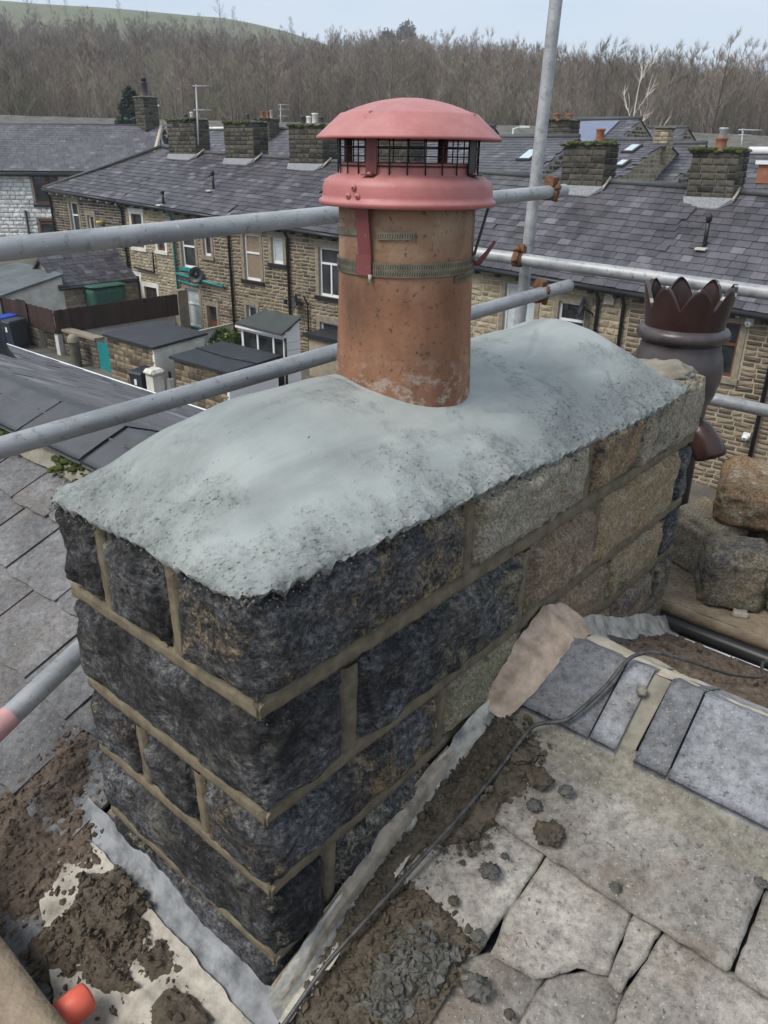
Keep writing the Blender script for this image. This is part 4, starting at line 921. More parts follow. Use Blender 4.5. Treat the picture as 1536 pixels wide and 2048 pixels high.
# plank at bottom left and the capped tube under it
def board(x0, x1, y0, y1, z, label, mat, th=.038, name='scaffold_board', zf_=None):
    nx_ = max(8, int((x1-x0)/.03)); ny_ = 10; X, Y = np.meshgrid(np.linspace(x0, x1, nx_), np.linspace(y0, y1, ny_)); P = np.c_[X.ravel(), Y.ravel(), np.full(X.size, z)]
    P[:, 2] += .0025*fbm(P*np.array([3, 22, 1]), 3, 6); N = len(P); B = P.copy(); B[:, 2] = z-th
    e = (np.abs(P[:, 1]-y0) < 1e-6) | (np.abs(P[:, 1]-y1) < 1e-6); P[e, 2] -= .004; off = .004*fbm(P*np.array([8, 8, 1]), 3, 9); P[e, 1] += off[e]; B[e, 1] += off[e]
    F = gridfaces(ny_, nx_); a = np.arange(N).reshape(ny_, nx_); lp = np.concatenate([a[0], a[1:, -1], a[-1, -2::-1], a[-2:0:-1, 0]]); l2 = np.roll(lp, -1)
    return obj(name, mesh(name, np.concatenate([P, B]), np.concatenate([F, F[:, ::-1]+N, np.stack([lp, lp+N, l2+N, l2], 1)]), mat, False), None, label=label, cat='scaffold board')
b0 = Vector((-0.422,-0.27,-0.555)); b1 = Vector((-0.211,-0.262,-0.555))
yb = (b0.y+b1.y)/2
board(-2.4, .35, yb-.225, yb, -.555, 'dusty scaffold board at the lower left corner of the photo', M_DUSTB)
board(-2.4, .35, yb-.46, yb-.232, -.558, 'second scaffold board, mostly outside the lower left corner', M_DUSTB)
e = Vector((-0.252,-0.208,-0.612)); dv = Vector((0, 1, 0))
tt_ = tube(e-dv*1.0, e-dv*.001, 'scaffold tube with an orange red plastic end cap, bottom left', n=24)[0]
m = MB(); m.tube([e-dv*.052, e-dv*.004, e+dv*.0015, e+dv*.003], [TR+.0022, TR+.0022, TR-.001, TR-.006], 28); m.build('end_cap', M_PINK, tt_)
# boards on the right carrying stones
board(-.55, 2.6, 1.63, 1.855, -.56, 'dirt covered scaffold board right of the stack, nearest the roof', M_DUSTB)
board(-.55, 2.6, 1.862, 2.087, -.563, 'second scaffold board, under the heap of stones', M_DUSTB)
board(-.55, 2.6, 2.095, 2.32, -.561, 'third scaffold board behind the stones', M_DUSTB)
m = MB(); m.box((-.1, 2.33, -.56), (2.6, 2.368, -.345)); m.build('toe_board', M_BOARD, label='dark upright toe board behind the stones and pots', cat='toe board')
m = MB(); m.box((-.1, 2.399, -.394), (2.6, 2.44, -.388)); 
heap([(-.3, 1.64), (.6, 1.64), (1.6, 1.64), (1.6, 2.30), (-.4, 2.30)], lambda x, y: -.56, .004, M_DUSTB, 501, 'grit and stone chips scattered over the scaffold boards', 'grit', clods=420, csize=(.002, .010), base=.001, edge=.05)
# salvaged stones
def stone(c, size, rz, col, soot, seed, label, rx_=0, ry_=0, bulge=.010):
    V, F = rock([-s/2 for s in size], [s/2 for s in size], .010, bulge, .0045, .022, seed, .008)
    V = V@rotm(rx_, ry_, rz).T+np.array(c)
    return obj('salvaged_stone', mesh('salvaged_stone', V, F, M_STONE, True), None, label=label, cat='stone', group='stones taken off the stack, piled on the boards', color=(*col, soot))
stone((.135, 1.79, -.465), (.185, .165, .19), .42, SOOT, .62, 71, 'squared dark grey stone with a white edge, front of the pile', .04)
stone((-.015, 1.95, -.46), (.20, .17, .20), -.35, (.48, .42, .32), .34, 72, 'pale topped stone leaning behind the front one', .12, .1)
stone((.150, 2.04, -.285), (.34, .26, .14), .25, (.30, .20, .115), .52, 73, 'broad orange brown stone lying on top of the pile', .12, -.03)
stone((.35, 1.86, -.46), (.20, .19, .20), .1, GRN, .6, 74, 'mossy stone at the right end of the pile')
stone((.19, 2.06, -.45), (.22, .20, .20), 0, SOOT, .8, 75, 'black stone at the back, under the orange brown one')
stone((.50, 2.08, -.46), (.24, .22, .20), .3, BRN, .5, 76, 'brown stone just right of the photo edge')
V, F = rock((-.022, -.014, -.01), (.022, .014, .01), .006, .003, .002, .01, 81, .002); obj('stone_chip', mesh('stone_chip', V@rotm(.1, 0, .5).T+np.array([.20, 1.70, -.548]), F, M_CREAM, True), None, label='pale stone chip lying in front of the squared dark stone', cat='stone chip')
# ---- crown topped pots
def crown_pot(c, label, sc=1.0, n=8, lugs=(-.35,)):
    t = thing('crown_pot', label, 'chimney pot', c)
    X, Y, Z0 = c; H_ = .965*sc
    m = MB(); m.lathe([(.145, 0), (.15, .03), (.135, .06), (.125, .12), (.122, .42), (.125, .52), (.142, .56), (.153, .61), (.155, .65), (.147, .695), (.138, .715), (.134, .74)], (X, Y, Z0), 64)
    m.build('body', M_CROWNG, t)
    m = MB(); m.lathe([(.1335, .712), (.133, .745), (.130, .762)], (X, Y, Z0), 64); m.build('neck', M_CROWN, t)
    m = MB(); m.lathe([(.132, .748), (.150, .752), (.157, .764), (.157, .778), (.150, .790), (.134, .796)], (X, Y, Z0), 64); m.build('collar_roll', M_CROWNG, t)
    # crown: eight pointed leaves cut in a flaring wall
    na = 128; nz_ = 10; zb = .792; V_ = []; F_ = []; top = []
    for side, dr in ((0, 0), (1, -.013)):
        for i in range(na):
            a = 2*math.pi*i/na; f = (i % (na//n))/(na//n); zt = .862+.080*(1-abs(2*f-1)**1.6)
            for k in range(nz_+1):
                z = zb+(zt-zb)*k/nz_; r_ = .133+.022*(z-zb)/.16+dr; V_.append((X+r_*math.cos(a+.2), Y+r_*math.sin(a+.2), Z0+z))
    K = nz_+1
    for side in (0, 1):
        o_ = side*na*K
        for i in range(na):
            for k in range(nz_):
                F_.append((o_+i*K+k, o_+((i+1) % na)*K+k, o_+((i+1) % na)*K+k+1, o_+i*K+k+1))
    nb = len(F_)
    for i in range(na): F_.append((i*K+nz_, ((i+1) % na)*K+nz_, na*K+((i+1) % na)*K+nz_, na*K+i*K+nz_))
    me = mesh('crown', V_, F_, [M_CROWN, M_CROWNG, M_CHIP], True, [0]*nb+[1 if rng.random() > .12 else 2 for i in range(na)])
    obj('crown', me, t)
    for a in lugs:   # drooping vent horn
        d = Vector((math.cos(a), math.sin(a), 0)); o_ = Vector(c)
        m = MB(); m.tube([o_+d*.09+Vector((0, 0, .45)), o_+d*.13+Vector((0, 0, .43)), o_+d*.165+Vector((0, 0, .395)), o_+d*.185+Vector((0, 0, .365)), o_+d*.190+Vector((0, 0, .355))], [.048, .052, .055, .056, .050], 24, True); m.build('vent_horn', M_CROWN, t)
    t.scale = (.96, .96, .955)
    return t
crown_pot((-.268, 2.11, -.56), 'tall brown glazed crown topped chimney pot standing on the boards behind the stack', lugs=(-.15, 2.1, -2.1))

# ================================================================ ground
def ground_z(x, y):
    """valley floor: alley level near the terrace, rising up the far side"""
    z = -6.55-.0414*(np.clip(x, -45, 6)+25)
    d = np.hypot(x-CAMLOC[0], y-CAMLOC[1])
    return z+np.clip((d-44)/45, 0, 1)*9.5
X, Y = np.meshgrid(np.linspace(-110, 90, 101), np.linspace(-60, 110, 86)); Pg = np.c_[X.ravel(), Y.ravel(), ground_z(X.ravel(), Y.ravel())]
Pg[:, 2] += .05*fbm(Pg*np.array([.3, .3, 0]), 3, 2)
M_GROUND = simple('wet_alley_stone', (.16, .145, .115), (.06, .058, .048), 1.2, .8, .4, 18, .02)
obj('ground', mesh('ground', Pg, gridfaces(86, 101), M_GROUND, True), kind='structure')
# ================================================================ masonry by the piece
def stone_meshes(mat, seed=1, n=5):
    r = random.Random(seed); out = []
    for i in range(n):
        j = lambda s=.03: r.uniform(-s, s); e = .5
        V = [(-e, .25, -e), (e, .25, -e), (e, .25, e), (-e, .25, e)]
        V += [(-.44+j(), j(.12), -.36+j(.06)), (.44+j(), j(.12), -.36+j(.06)), (.44+j(), j(.12), .36+j(.06)), (-.44+j(), j(.12), .36+j(.06))]
        V += [(-e, 1, -e), (e, 1, -e), (e, 1, e), (-e, 1, e), (j(.15), -.22+j(.12), j(.15))]
        F = [(0, 1, 5, 4), (1, 2, 6, 5), (2, 3, 7, 6), (3, 0, 4, 7), (8, 9, 1, 0), (9, 10, 2, 1), (10, 11, 3, 2), (11, 8, 0, 3), (4, 5, 12), (5, 6, 12), (6, 7, 12), (7, 4, 12)]
        out.append(mesh('stone', V, F, mat))
    return out
SM = {k: stone_meshes(m_, i) for i, (k, m_) in enumerate(WS.items())}
def ashlar(parent, p0, ex, ln, z0, z1, nrm, kind, ch=(.11, .15), sw=(.22, .48), blocked=(), joint=.020, th=.10, seed=1, limit=300, shear=0.0, top=None, name='stone'):
    """coursed stones; blocked rectangles are (s0, s1, z0, z1) along the wall"""
    r = random.Random(seed); p0 = Vector(p0); ex = Vector(ex).normalized(); nr = Vector(nrm).normalized(); items = []; z = z0
    while z < z1-.04:
        h = min(r.uniform(*ch), z1-z); zm = z+h/2
        segs = [(0.0, ln)]
        for s0, s1, b0, b1 in blocked:
            ns = []
            for a, b in segs:
                if b0 < zm+shear*((s0+s1)/2) < b1:
                    if s0 > a: ns.append((a, min(b, s0)))
                    if s1 < b: ns.append((max(a, s1), b))
                else: ns.append((a, b))
            segs = [q for q in ns if q[1]-q[0] > .05]
        for a, b in segs:
            s = a
            while s < b-.02:
                w_ = r.uniform(*sw)
                if b-s-w_ < sw[0]*.6: w_ = b-s
                w_ = min(w_, b-s); sc = s+w_/2
                if top is None or zm+h/2 < top(sc):
                    o_ = p0+ex*sc; o_.z = p0.z+zm+shear*sc
                    items.append(frame(o_+nr*r.uniform(0, .012), ex, -nr, (0, 0, 1), (w_-joint, th, h-joint)))
                s += w_
        z += h
    place(items, parent, name, SM[kind], limit, name+'s')
def cells(rect, holes):
    """split (x0,x1,z0,z1) around holes"""
    xs = sorted({rect[0], rect[1]}|{v for h in holes for v in h[:2] if rect[0] < v < rect[1]}); zs = sorted({rect[2], rect[3]}|{v for h in holes for v in h[2:] if rect[2] < v < rect[3]})
    for a, b in zip(xs, xs[1:]):
        for c, d in zip(zs, zs[1:]):
            if not any(h[0] <= (a+b)/2 <= h[1] and h[2] <= (c+d)/2 <= h[3] for h in holes): yield a, b, c, d
D = 20.0
def eave(x): return -1.57-.0414*(x+24.52)-(.24 if x > -18.3 else 0)
def ridge(x): return .45-.0330*(x+23.4)-(.05 if x > -8.2 else 0)
def gz(x): return -6.55-.0414*(x+25)
def window(house, x0, x1, z0, z1, style='sash', fm=None, pane=None, surround='stone', sill=None, D_=None):
    D_ = D if D_ is None else D_
    fm = fm or M_UPVC; y = D_+.09; t = .065
    m = MB(); bars = [(x0, x1, z0, z0+t*1.3), (x0, x1, z1-t, z1), (x0, x0+t, z0, z1), (x1-t, x1, z0, z1)]
    if style in ('sash', 'french'): zb = z0+(z1-z0)*(.68 if style == 'french' else .60); bars.append((x0+t, x1-t, zb-t*.55, zb+t*.55))
    if style in ('french', 'pair'): xm = (x0+x1)/2; bars.append((xm-t*.5, xm+t*.5, z0+t, (z0+(z1-z0)*.68) if style == 'french' else z1-t))
    for i, (a, b, c, d) in enumerate(bars): m.box((a, y-.004*i*.5, c), (b, y+.06, d))
    f = m.build('window', fm, house)
    m = MB(); m.box((x0+.02, y+.03, z0+.02), (x1-.02, y+.042, z1-.02)); m.build('pane', pane or M_GLASS, f)
    if surround:
        sm_ = {'stone': M_LINTEL, 'white': M_WHITE, 'grey': M_LINTEL}[surround]; w_ = .16
        m = MB(); m.box((x0-w_-.05, D_-.022, z1+.003), (x1+w_+.05, D_+.1, z1+.22)); m.build('lintel', sm_, house)
        for a, b in ((x0-w_, x0-.003), (x1+.003, x1+w_)):
            m = MB(); m.box((a, D_-.020, z0), (b, D_+.1, z1)); m.build('jamb', sm_, house)
        m = MB(); m.box((x0-w_-.04, D_-.07, z0-.15), (x1+w_+.04, D_+.1, z0-.003)); m.build('sill', sill or sm_, house)
    return (x0-.2, x1+.2, z0-.16, z1+.23)
def dish(p, d, parent=None, label=None):
    t = thing('satellite_dish', label, 'satellite dish', p)
    m = MB(); d = Vector(d).normalized(); a = d.orthogonal().normalized(); b = d.cross(a); p = Vector(p); V_ = [p]; n = 20
    for k, (r_, dz) in enumerate(((.13, .012), (.24, .045), (.32, .085))):
        for i in range(n): V_.append(p+d*dz+(a*math.cos(2*math.pi*i/n)+b*math.sin(2*math.pi*i/n))*r_)
    F_ = [(0, 1+i, 1+(i+1) % n) for i in range(n)]+[(1+k*n+i, 1+k*n+(i+1) % n, 1+(k+1)*n+(i+1) % n, 1+(k+1)*n+i) for k in range(2) for i in range(n)]
    m.add(V_, F_, True); m.build('reflector', M_BIN, t)
    m = MB(); m.tube([p-b*.28+d*.06, p+d*.45-b*.1], .014, 6); m.box(p+d*.45-Vector((.05, .05, .15)), p+d*.45+Vector((.05, .05, .0))); m.tube([p, p-d*.12, p-d*.25-Vector((0, -.12, .1))], .025, 6); m.build('arm', M_BLK, t)
def mini_stack(parent, xc, yc, wx, wy, zb, zt, seed, kind='stack', moss=True, pots=(), limit=300, rot=0, capw=.06):
    """stone chimney as a part of its house: core, stones, cap, pots"""
    m = MB(); m.box((xc-wx/2+.03, yc-wy/2+.03, zb-.6), (xc+wx/2-.03, yc+wy/2-.03, zt)); core = m.build('chimney', MJ[kind], parent)
    for (p, ex, ln, nr) in (((xc-wx/2, yc-wy/2, 0), (1, 0, 0), wx, (0, -1, 0)), ((xc+wx/2, yc-wy/2, 0), (0, 1, 0), wy, (1, 0, 0)), ((xc-wx/2, yc+wy/2, 0), (0, -1, 0), wy, (-1, 0, 0))):
        ashlar(core, p, ex, ln, zb-.55, zt, nr, kind, (.15, .20), (.26, .50), seed=seed, th=.06, joint=.022, limit=limit)
    m = MB(); V, F = rock((xc-wx/2-capw, yc-wy/2-capw, zt), (xc+wx/2+capw, yc+wy/2+capw, zt+.10), .09, .02, .02, .1, seed, .03)
    obj('cap', mesh('cap', V, F, M_STONEF, True), core)
    if moss:
        r2 = np.random.default_rng(seed); ps = []; bl_ = [icolump(1, seed+s, .4, 2, .55) for s in range(4)]
        for i in range(70):
            e_ = r2.random() < .6; s = .05+.09*r2.random(); x = xc+(r2.random()-.5)*(wx+.1); y = yc-wy/2-capw*.6+(r2.random()**2)*wy*.8
            ps.append((bl_[i % 4][0]*s+np.array([x, y, zt+.08-.06*(r2.random() < .3)]), bl_[i % 4][1]))
        V, F = merge(ps); obj('moss', mesh('moss', V, F, M_MOSS, False), core, kind='stuff')
    for (dx, h, r_, mt) in pots:
        m = MB(); m.lathe([(r_*1.1, 0), (r_, .06), (r_*.92, h-.08), (r_*1.12, h-.05), (r_*1.12, h), (r_*.8, h), (r_*.78, h-.1)], (xc+dx, yc, zt+.08), 16); m.build('pot', mt, core)
    return core
M_STONEF = simple('mossy_cap_stone', (.15, .135, .10), (.06, .062, .035), 5, .9, .5, 30, .02)
def house(xa, xb, kind, label, wins=(), doors=(), seed=1, gable_left=False, sw=(.22, .48), ch=(.11, .15), limit=300, slim=300):
    t = thing('terraced_house', label, 'house', ((xa+xb)/2, D+1, gz((xa+xb)/2)), 'stone terraced houses across the alley')
    blk = []
    for a in wins: blk.append(window(t, *a[:4], **(a[4] if len(a) > 4 else {})))
    holes = [(a[0], a[1], a[2], a[3]) for a in wins]
    for x0, x1, z0, z1, mat, sur in doors:
        m = MB(); m.box((x0, D+.12, z0), (x1, D+.17, z1)); d_ = m.build('door', mat, t)
        m = MB(); m.box((x0+.08, D+.112, z0+(z1-z0)*.55), (x1-.08, D+.119, z1-.1)); m.build('door_glass', M_GLASS, d_)
        for a, b, c, d in ((x0-.14, x0-.003, z0, z1), (x1+.003, x1+.14, z0, z1), (x0-.2, x1+.2, z1+.003, z1+.2)):
            m = MB(); m.box((a, D-.02, c), (b, D+.1, d)); m.build('door_surround', sur, t)
        blk.append((x0-.15, x1+.15, z0-.2, z1+.2)); holes.append((x0, x1, z0, z1))
    zb = gz(xb)-.3; ze = min(eave(xa), eave(xb-.01))
    m = MB()
    for a, b, c, d in cells((xa, xb, zb, ze), holes): m.box((a, D+.012, c), (b, D+.30, d))
    m.add([(xa, D+.012, ze), (xb, D+.012, ze), (xb, D+.012, eave(xb-.01)), (xa, D+.012, eave(xa))], [(0, 1, 2, 3)])
    m.box((xa, D+.31, zb), (xa+.02, D+7.2, ze)); m.box((xb-.02, D+.31, zb), (xb, D+7.2, ze)); m.box((xa, D+7.0, zb), (xb, D+7.2, ze)); m.box((xa, D+1.2, zb), (xb, D+1.25, ze))
    m.build('wall', MJ[kind], t)
    bl = [(a-xa, b-xa, c, d) for a, b, c, d in blk]
    ashlar(t, (xa, D, 0), (1, 0, 0), xb-xa, gz(xb), max(eave(xa), eave(xb))+.12, (0, -1, 0), kind, ch, sw, bl, seed=seed, limit=limit, top=lambda s: eave(xa+s)-.06)
    if gable_left:
        ashlar(t, (xa, D+7.2, 0), (0, -1, 0), 7.2, gz(xa), ze, (-1, 0, 0), kind, ch, sw, seed=seed+1, limit=0)
    # roof
    y0, y1 = D-.28, D+3.6; e2 = 1e-3
    zf_ = lambda x, y: eave(min(max(x, xa), xb-e2))+(ridge(min(max(x, xa), xb-e2))-eave(min(max(x, xa), xb-e2)))*(y-y0)/(y1-y0)
    hip = 4.9 if gable_left else 0
    m = MB(); m.add([(xa, y0, zf_(xa, y0)-.05), (xb, y0, zf_(xb, y0)-.05), (xb, y1, zf_(xb, y1)-.05), (xa+hip, y1, zf_(xa, y1)-.05), (xb, y1+3.9, zf_(xb, y0)-.05), (xa, y1+3.9, zf_(xa, y0)-.05)], [(0, 1, 2, 3), (3, 2, 4, 5)]+([(0, 3, 5)] if hip else []))
    rf = m.build('roof', M_FSLATE, t)
    n = 16; dy = (y1-y0)/n; yl = [(y0+dy*k, dy) for k in range(n)]
    it = slate_field(xa, xb-.05, yl, zf_, None, None, 0, (.28, .42), .018, seed*3, 1.2, mask=lambda x, y: x > xa-.02+hip*(y-y0)/(y1-y0))
    place(it, t, 'slate', SF, slim, 'slates')
    m = MB(); m.tube([(xa+hip, y1, ridge(xa)+.05), (xb, y1, ridge(xb-.01)+.05)], .10, 8)
    if hip: m.tube([(xa, y0, eave(xa)+.02), (xa+hip, y1, ridge(xa)+.05)], .08, 8)
    m.build('ridge_tile', M_DARKTILE, t)
    m = MB(); m.tube([(xa, y0-.06, eave(xa)-.06), (xb, y0-.06, eave(xb-.01)-.06)], .075, 8); m.build('gutter', M_BLK, t)
    k = max(2, int((xb-xa)/.7))
    for i in range(k):
        x = xa+(xb-xa)*(i+.5)/k; m = MB(); m.box((x-.06, D-.22, eave(x)-.24), (x+.06, D-.01, eave(x)-.10)); m.build('gutter_bracket', M_WHITE if gable_left else M_BLK, t)
    return t
SF = slate_meshes(M_FSLATE, 6, .05, 21)
def downpipe(h, x, mat=None, z1=None, z0=None, r_=.055):
    m = MB(); z1 = eave(x)-.1 if z1 is None else z1; m.tube([(x, D-.30, z1), (x, D-.22, z1-.12), (x, D-.09, z1-.30), (x, D-.09, gz(x) if z0 is None else z0)], r_, 8); m.build('downpipe', mat or M_BLK, h)
W_ = lambda **k: k
h1 = house(-39.3, -32.6, 'dark', 'end terraced house with white gutter brackets at the left end of the row', [(-37.5, -36.75, -3.0, -1.52, W_(surround='stone')), (-35.95, -35.42, -2.75, -2.05, W_(surround='stone', style='plain')), (-34.2, -33.4, -6.2, -4.9)], seed=31, gable_left=True)
h2 = house(-32.6, -28.9, 'buff', 'buff stone terraced house with white painted window surrounds and brown frames', [(-32.15, -31.35, -3.2, -1.78, W_(fm=M_TIMBER, surround='white')), (-30.3, -29.75, -3.2, -2.5, W_(fm=M_TIMBER, surround='white', style='plain')), (-31.75, -30.75, -5.75, -4.9, W_(fm=M_TIMBER, surround='white', style='pair'))], [(-32.75+.35, -32.05, -6.4, -4.5, M_TIMBER, M_WHITE)], seed=32)
h3 = house(-28.9, -25.2, 'brown', 'terraced house with bright teal downpipe and teal window sills', [(-28.55, -27.6, -3.75, -2.3, W_(sill=M_TEAL)), (-27.0, -26.5, -3.15, -2.2, W_(style='plain')), (-28.55, -27.6, -6.25, -4.62, W_(sill=M_TEAL, pane=M_CURT))], [(-27.1, -26.45, -6.6, -5.2, M_TIMBER, M_LINTEL)], seed=33)
h4 = house(-25.2, -21.8, 'brown', 'terraced house with a brown boarded sash window above the white clad porch', [(-24.4, -23.45, -3.85, -2.12, W_(pane=M_BLIND, sill=M_BLK)), (-22.75, -22.1, -3.08, -2.15, W_(style='plain', pane=M_CURT, sill=M_BLK))], [(-24.45, -23.85, -6.6, -4.85, M_UPVC, M_LINTEL)], seed=34)
h5 = house(-21.8, -18.3, 'brown', 'terraced house with a tall white divided window just left of the terracotta pot', [(-20.2, -19.1, -4.0, -2.3, W_(style='french', sill=M_BLK)), (-20.2, -19.1, -6.25, -4.95, W_(style='french'))], seed=35)
h6 = house(-18.3, -13.6, 'brown', 'terraced house mostly hidden behind the terracotta pot', [(-17.2, -16.2, -4.1, -2.7), (-15.4, -14.6, -3.8, -2.75, W_(style='plain'))], seed=36)
h7 = house(-13.6, -8.2, 'buff', 'pale honey coloured terraced house with a small white window and alarm box', [(-12.2, -11.15, -4.6, -2.72, W_(style='plain', pane=M_CURT)), (-10.35, -9.5, -4.3, -3.02)], seed=37, sw=(.25, .6), ch=(.13, .22))
h8 = house(-8.2, -4.3, 'brown', 'brown stone terraced house with an orange brown window frame, right of the crown pot', [(-6.0, -5.25, -4.35, -2.98, W_(fm=M_TIMBER))], seed=38)
h9 = house(-4.3, .9, 'brown', 'terraced house at the right edge of the photo, mostly out of frame', [(-3.2, -2.2, -4.6, -3.1), (-.8, .1, -4.6, -3.1)], seed=39)
for h, x in ((h1, -39.15), (h1, -32.75), (h4, -25.2), (h5, -21.75), (h6, -18.5), (h7, -9.1), (h7, -8.35), (h8, -4.35)): downpipe(h, x)
downpipe(h3, -28.95, M_TEAL); downpipe(h5, -20.75, z1=-4.05, r_=.03)
m = MB(); m.tube([(-28.9, D-.12, -4.05), (-25.7, D-.12, -4.28)], .06, 8); m.build('waste_pipe', M_TEAL, h3)
m = MB(); m.tube([(-28.9, D-.08, -4.35), (-27.5, D-.08, -4.45)], .04, 8); m.build('waste_pipe', M_TEAL, h3)
m = MB(); m.tube([(-32.2, D-.12, -4.1), (-30.6, D-.12, -4.18), (-30.6, D-.12, -3.3)], .045, 8); m.build('waste_pipe', M_BLK, h2)
# chimneys of the row
pw = (.0, .35, .11, M_UPVC)
mini_stack(h2, -32.3, D+3.6, 2.1, .85, .75, 2.05, 41, pots=((-.1, .22, .10, M_CROWNG), (.35, .3, .07, M_WHITE)))
mini_stack(h3, -28.2, D+3.6, 1.95, .85, .55, 1.88, 42, pots=((.2, .32, .08, M_CROWNG),))
mini_stack(h4, -24.05, D+3.6, 1.95, .85, .42, 1.72, 43, pots=((-.55, .34, .11, M_CROWNG), (-.2, .32, .10, M_WHITE), (.15, .42, .12, M_WHITE), (.5, .30, .10, M_CROWNG)))
mini_stack(h5, -19.6, D+3.6, 1.9, .85, .25, 1.55, 44)
mini_stack(h7, -11.75, D+3.6, 1.45, .85, -.05, 1.08, 45, pots=((.25, .4, .13, M_TERRAF),))
mini_stack(h8, -7.75, D+3.6, 1.3, .85, -.30, .92, 46, pots=((-.05, .30, .15, M_TERRAF), (-.05, .55, .11, M_GALV)))
for h, xc, w_, zb in ((h2, -32.3, 2.1, .75), (h3, -28.2, 1.95, .55), (h4, -24.05, 1.95, .42), (h5, -19.6, 1.9, .25), (h7, -11.75, 1.45, -.05), (h8, -7.75, 1.3, -.30)):
    s_ = (ridge(xc)-eave(xc))/3.88; y = D+3.6-.43; zq = ridge(xc)-s_*.43
    m = MB(); m.hexa([(xc-w_/2+.1, y-.26, zq-s_*.26+.03), (xc+w_/2-.25, y-.26, zq-s_*.26+.03), (xc+w_/2+.05, y-.02, zq+.03), (xc-w_/2-.05, y-.02, zq+.03)], [(xc-w_/2+.1, y-.26, zq-s_*.26+.06), (xc+w_/2-.25, y-.26, zq-s_*.26+.06), (xc+w_/2+.05, y-.02, zq+.16), (xc-w_/2-.05, y-.02, zq+.16)]); m.build('lead_flashing', M_LEAD, h)
    m = MB(); m.tube([(xc+w_/2+.03, y-.02, zq+.08), (xc+w_/2+.03, y+.43, zq+s_*.43+.14)], .045, 6); m.build('cement_fillet', M_CREST, h)
def roof_vent(h, x, y, hh, label):
    zf_ = lambda x, y: eave(x)+(ridge(x)-eave(x))*(y-(D-.28))/3.88
    z = zf_(x, y); m = MB(); m.tube([(x, y, z-.05), (x, y, z+hh*.8)], .055, 10); m.tube([(x, y, z+hh*.75), (x, y, z+hh*.9), (x, y, z+hh)], [.07, .085, .05], 10); v = m.build('vent_pipe', M_BLK, h)
    m = MB(); m.box((x-.14, y-.3, z-.05), (x+.14, y+.02, z+.0)); m.build('vent_base', M_WHITE, v)
roof_vent(h3, -27.6, D+1.2, .75, ''); roof_vent(h8, -7.05, D+1.55, .85, ''); roof_vent(h2, -29.4, D-.1, .55, '')
dish((-27.35, D-.22, -3.95), (.5, -1, .35), None, 'dark satellite dish beside the teal window sill')
dish((-21.2, D-.22, -4.35), (-.6, -1, .3), None, 'dark satellite dish beside the black downpipe, left of the tall white window')
dish((-9.45, D-.25, -3.1), (-.9, -.6, .3), None, 'dark satellite dish beside the small window of the pale honey house')
def wall_box(name, p, s, mat, label, cat, extra=None):
    t = MB(); t.box((p[0]-s/2, D-.10, p[1]-s/2), (p[0]+s/2, D-.012, p[1]+s/2)); return t
m = MB(); m.box((-8.95, D-.10, -2.92), (-8.65, D-.02, -2.56)); o = m.build('alarm_box', M_CREAM, label='cream alarm box between two black pipes on the pale honey house', cat='alarm box')
m = MB(); m.lathe([(.0, -.0), (.17, .01), (.2, .06), (.17, .12), (0, .14)], (-34.65, D-.12, -2.35), 16); m.build('wall_lantern', simple('yellow_lamp_glass', (.55, .42, .10), None, bump=0), label='round yellow lantern on the dark end house wall', cat='lantern')
def cctv(x, z, label):
    t = thing('security_camera', label, 'security camera', (x, D-.1, z)); m = MB(); m.box((x-.09, D-.06, z-.09), (x+.09, D-.015, z+.09)); m.build('base', M_UPVC, t)
    m = MB(); m.lathe([(.001, -.11), (.06, -.09), (.09, -.03), (.09, .02), (.05, .05), (.001, .05)], (x, D-.13, z), 14); s_ = m.build('dome', M_UPVC, t); m = MB(); m.lathe([(.001, -.02), (.035, 0), (.001, .02)], (x, D-.225, z-.02), 10); m.build('lens', M_BLK, t)
cctv(-5.05, -2.9, 'white round security camera high on the brown stone wall by the orange brown window'); cctv(-4.55, -5.75, 'white round security camera low on the pale patch of wall, above the stones')
m = MB(); m.box((-5.55, D-.09, -2.82), (-5.32, D-.022, -2.6)); m.build('vent_cover', M_UPVC, label='small square vent cover above the orange brown window', cat='vent')

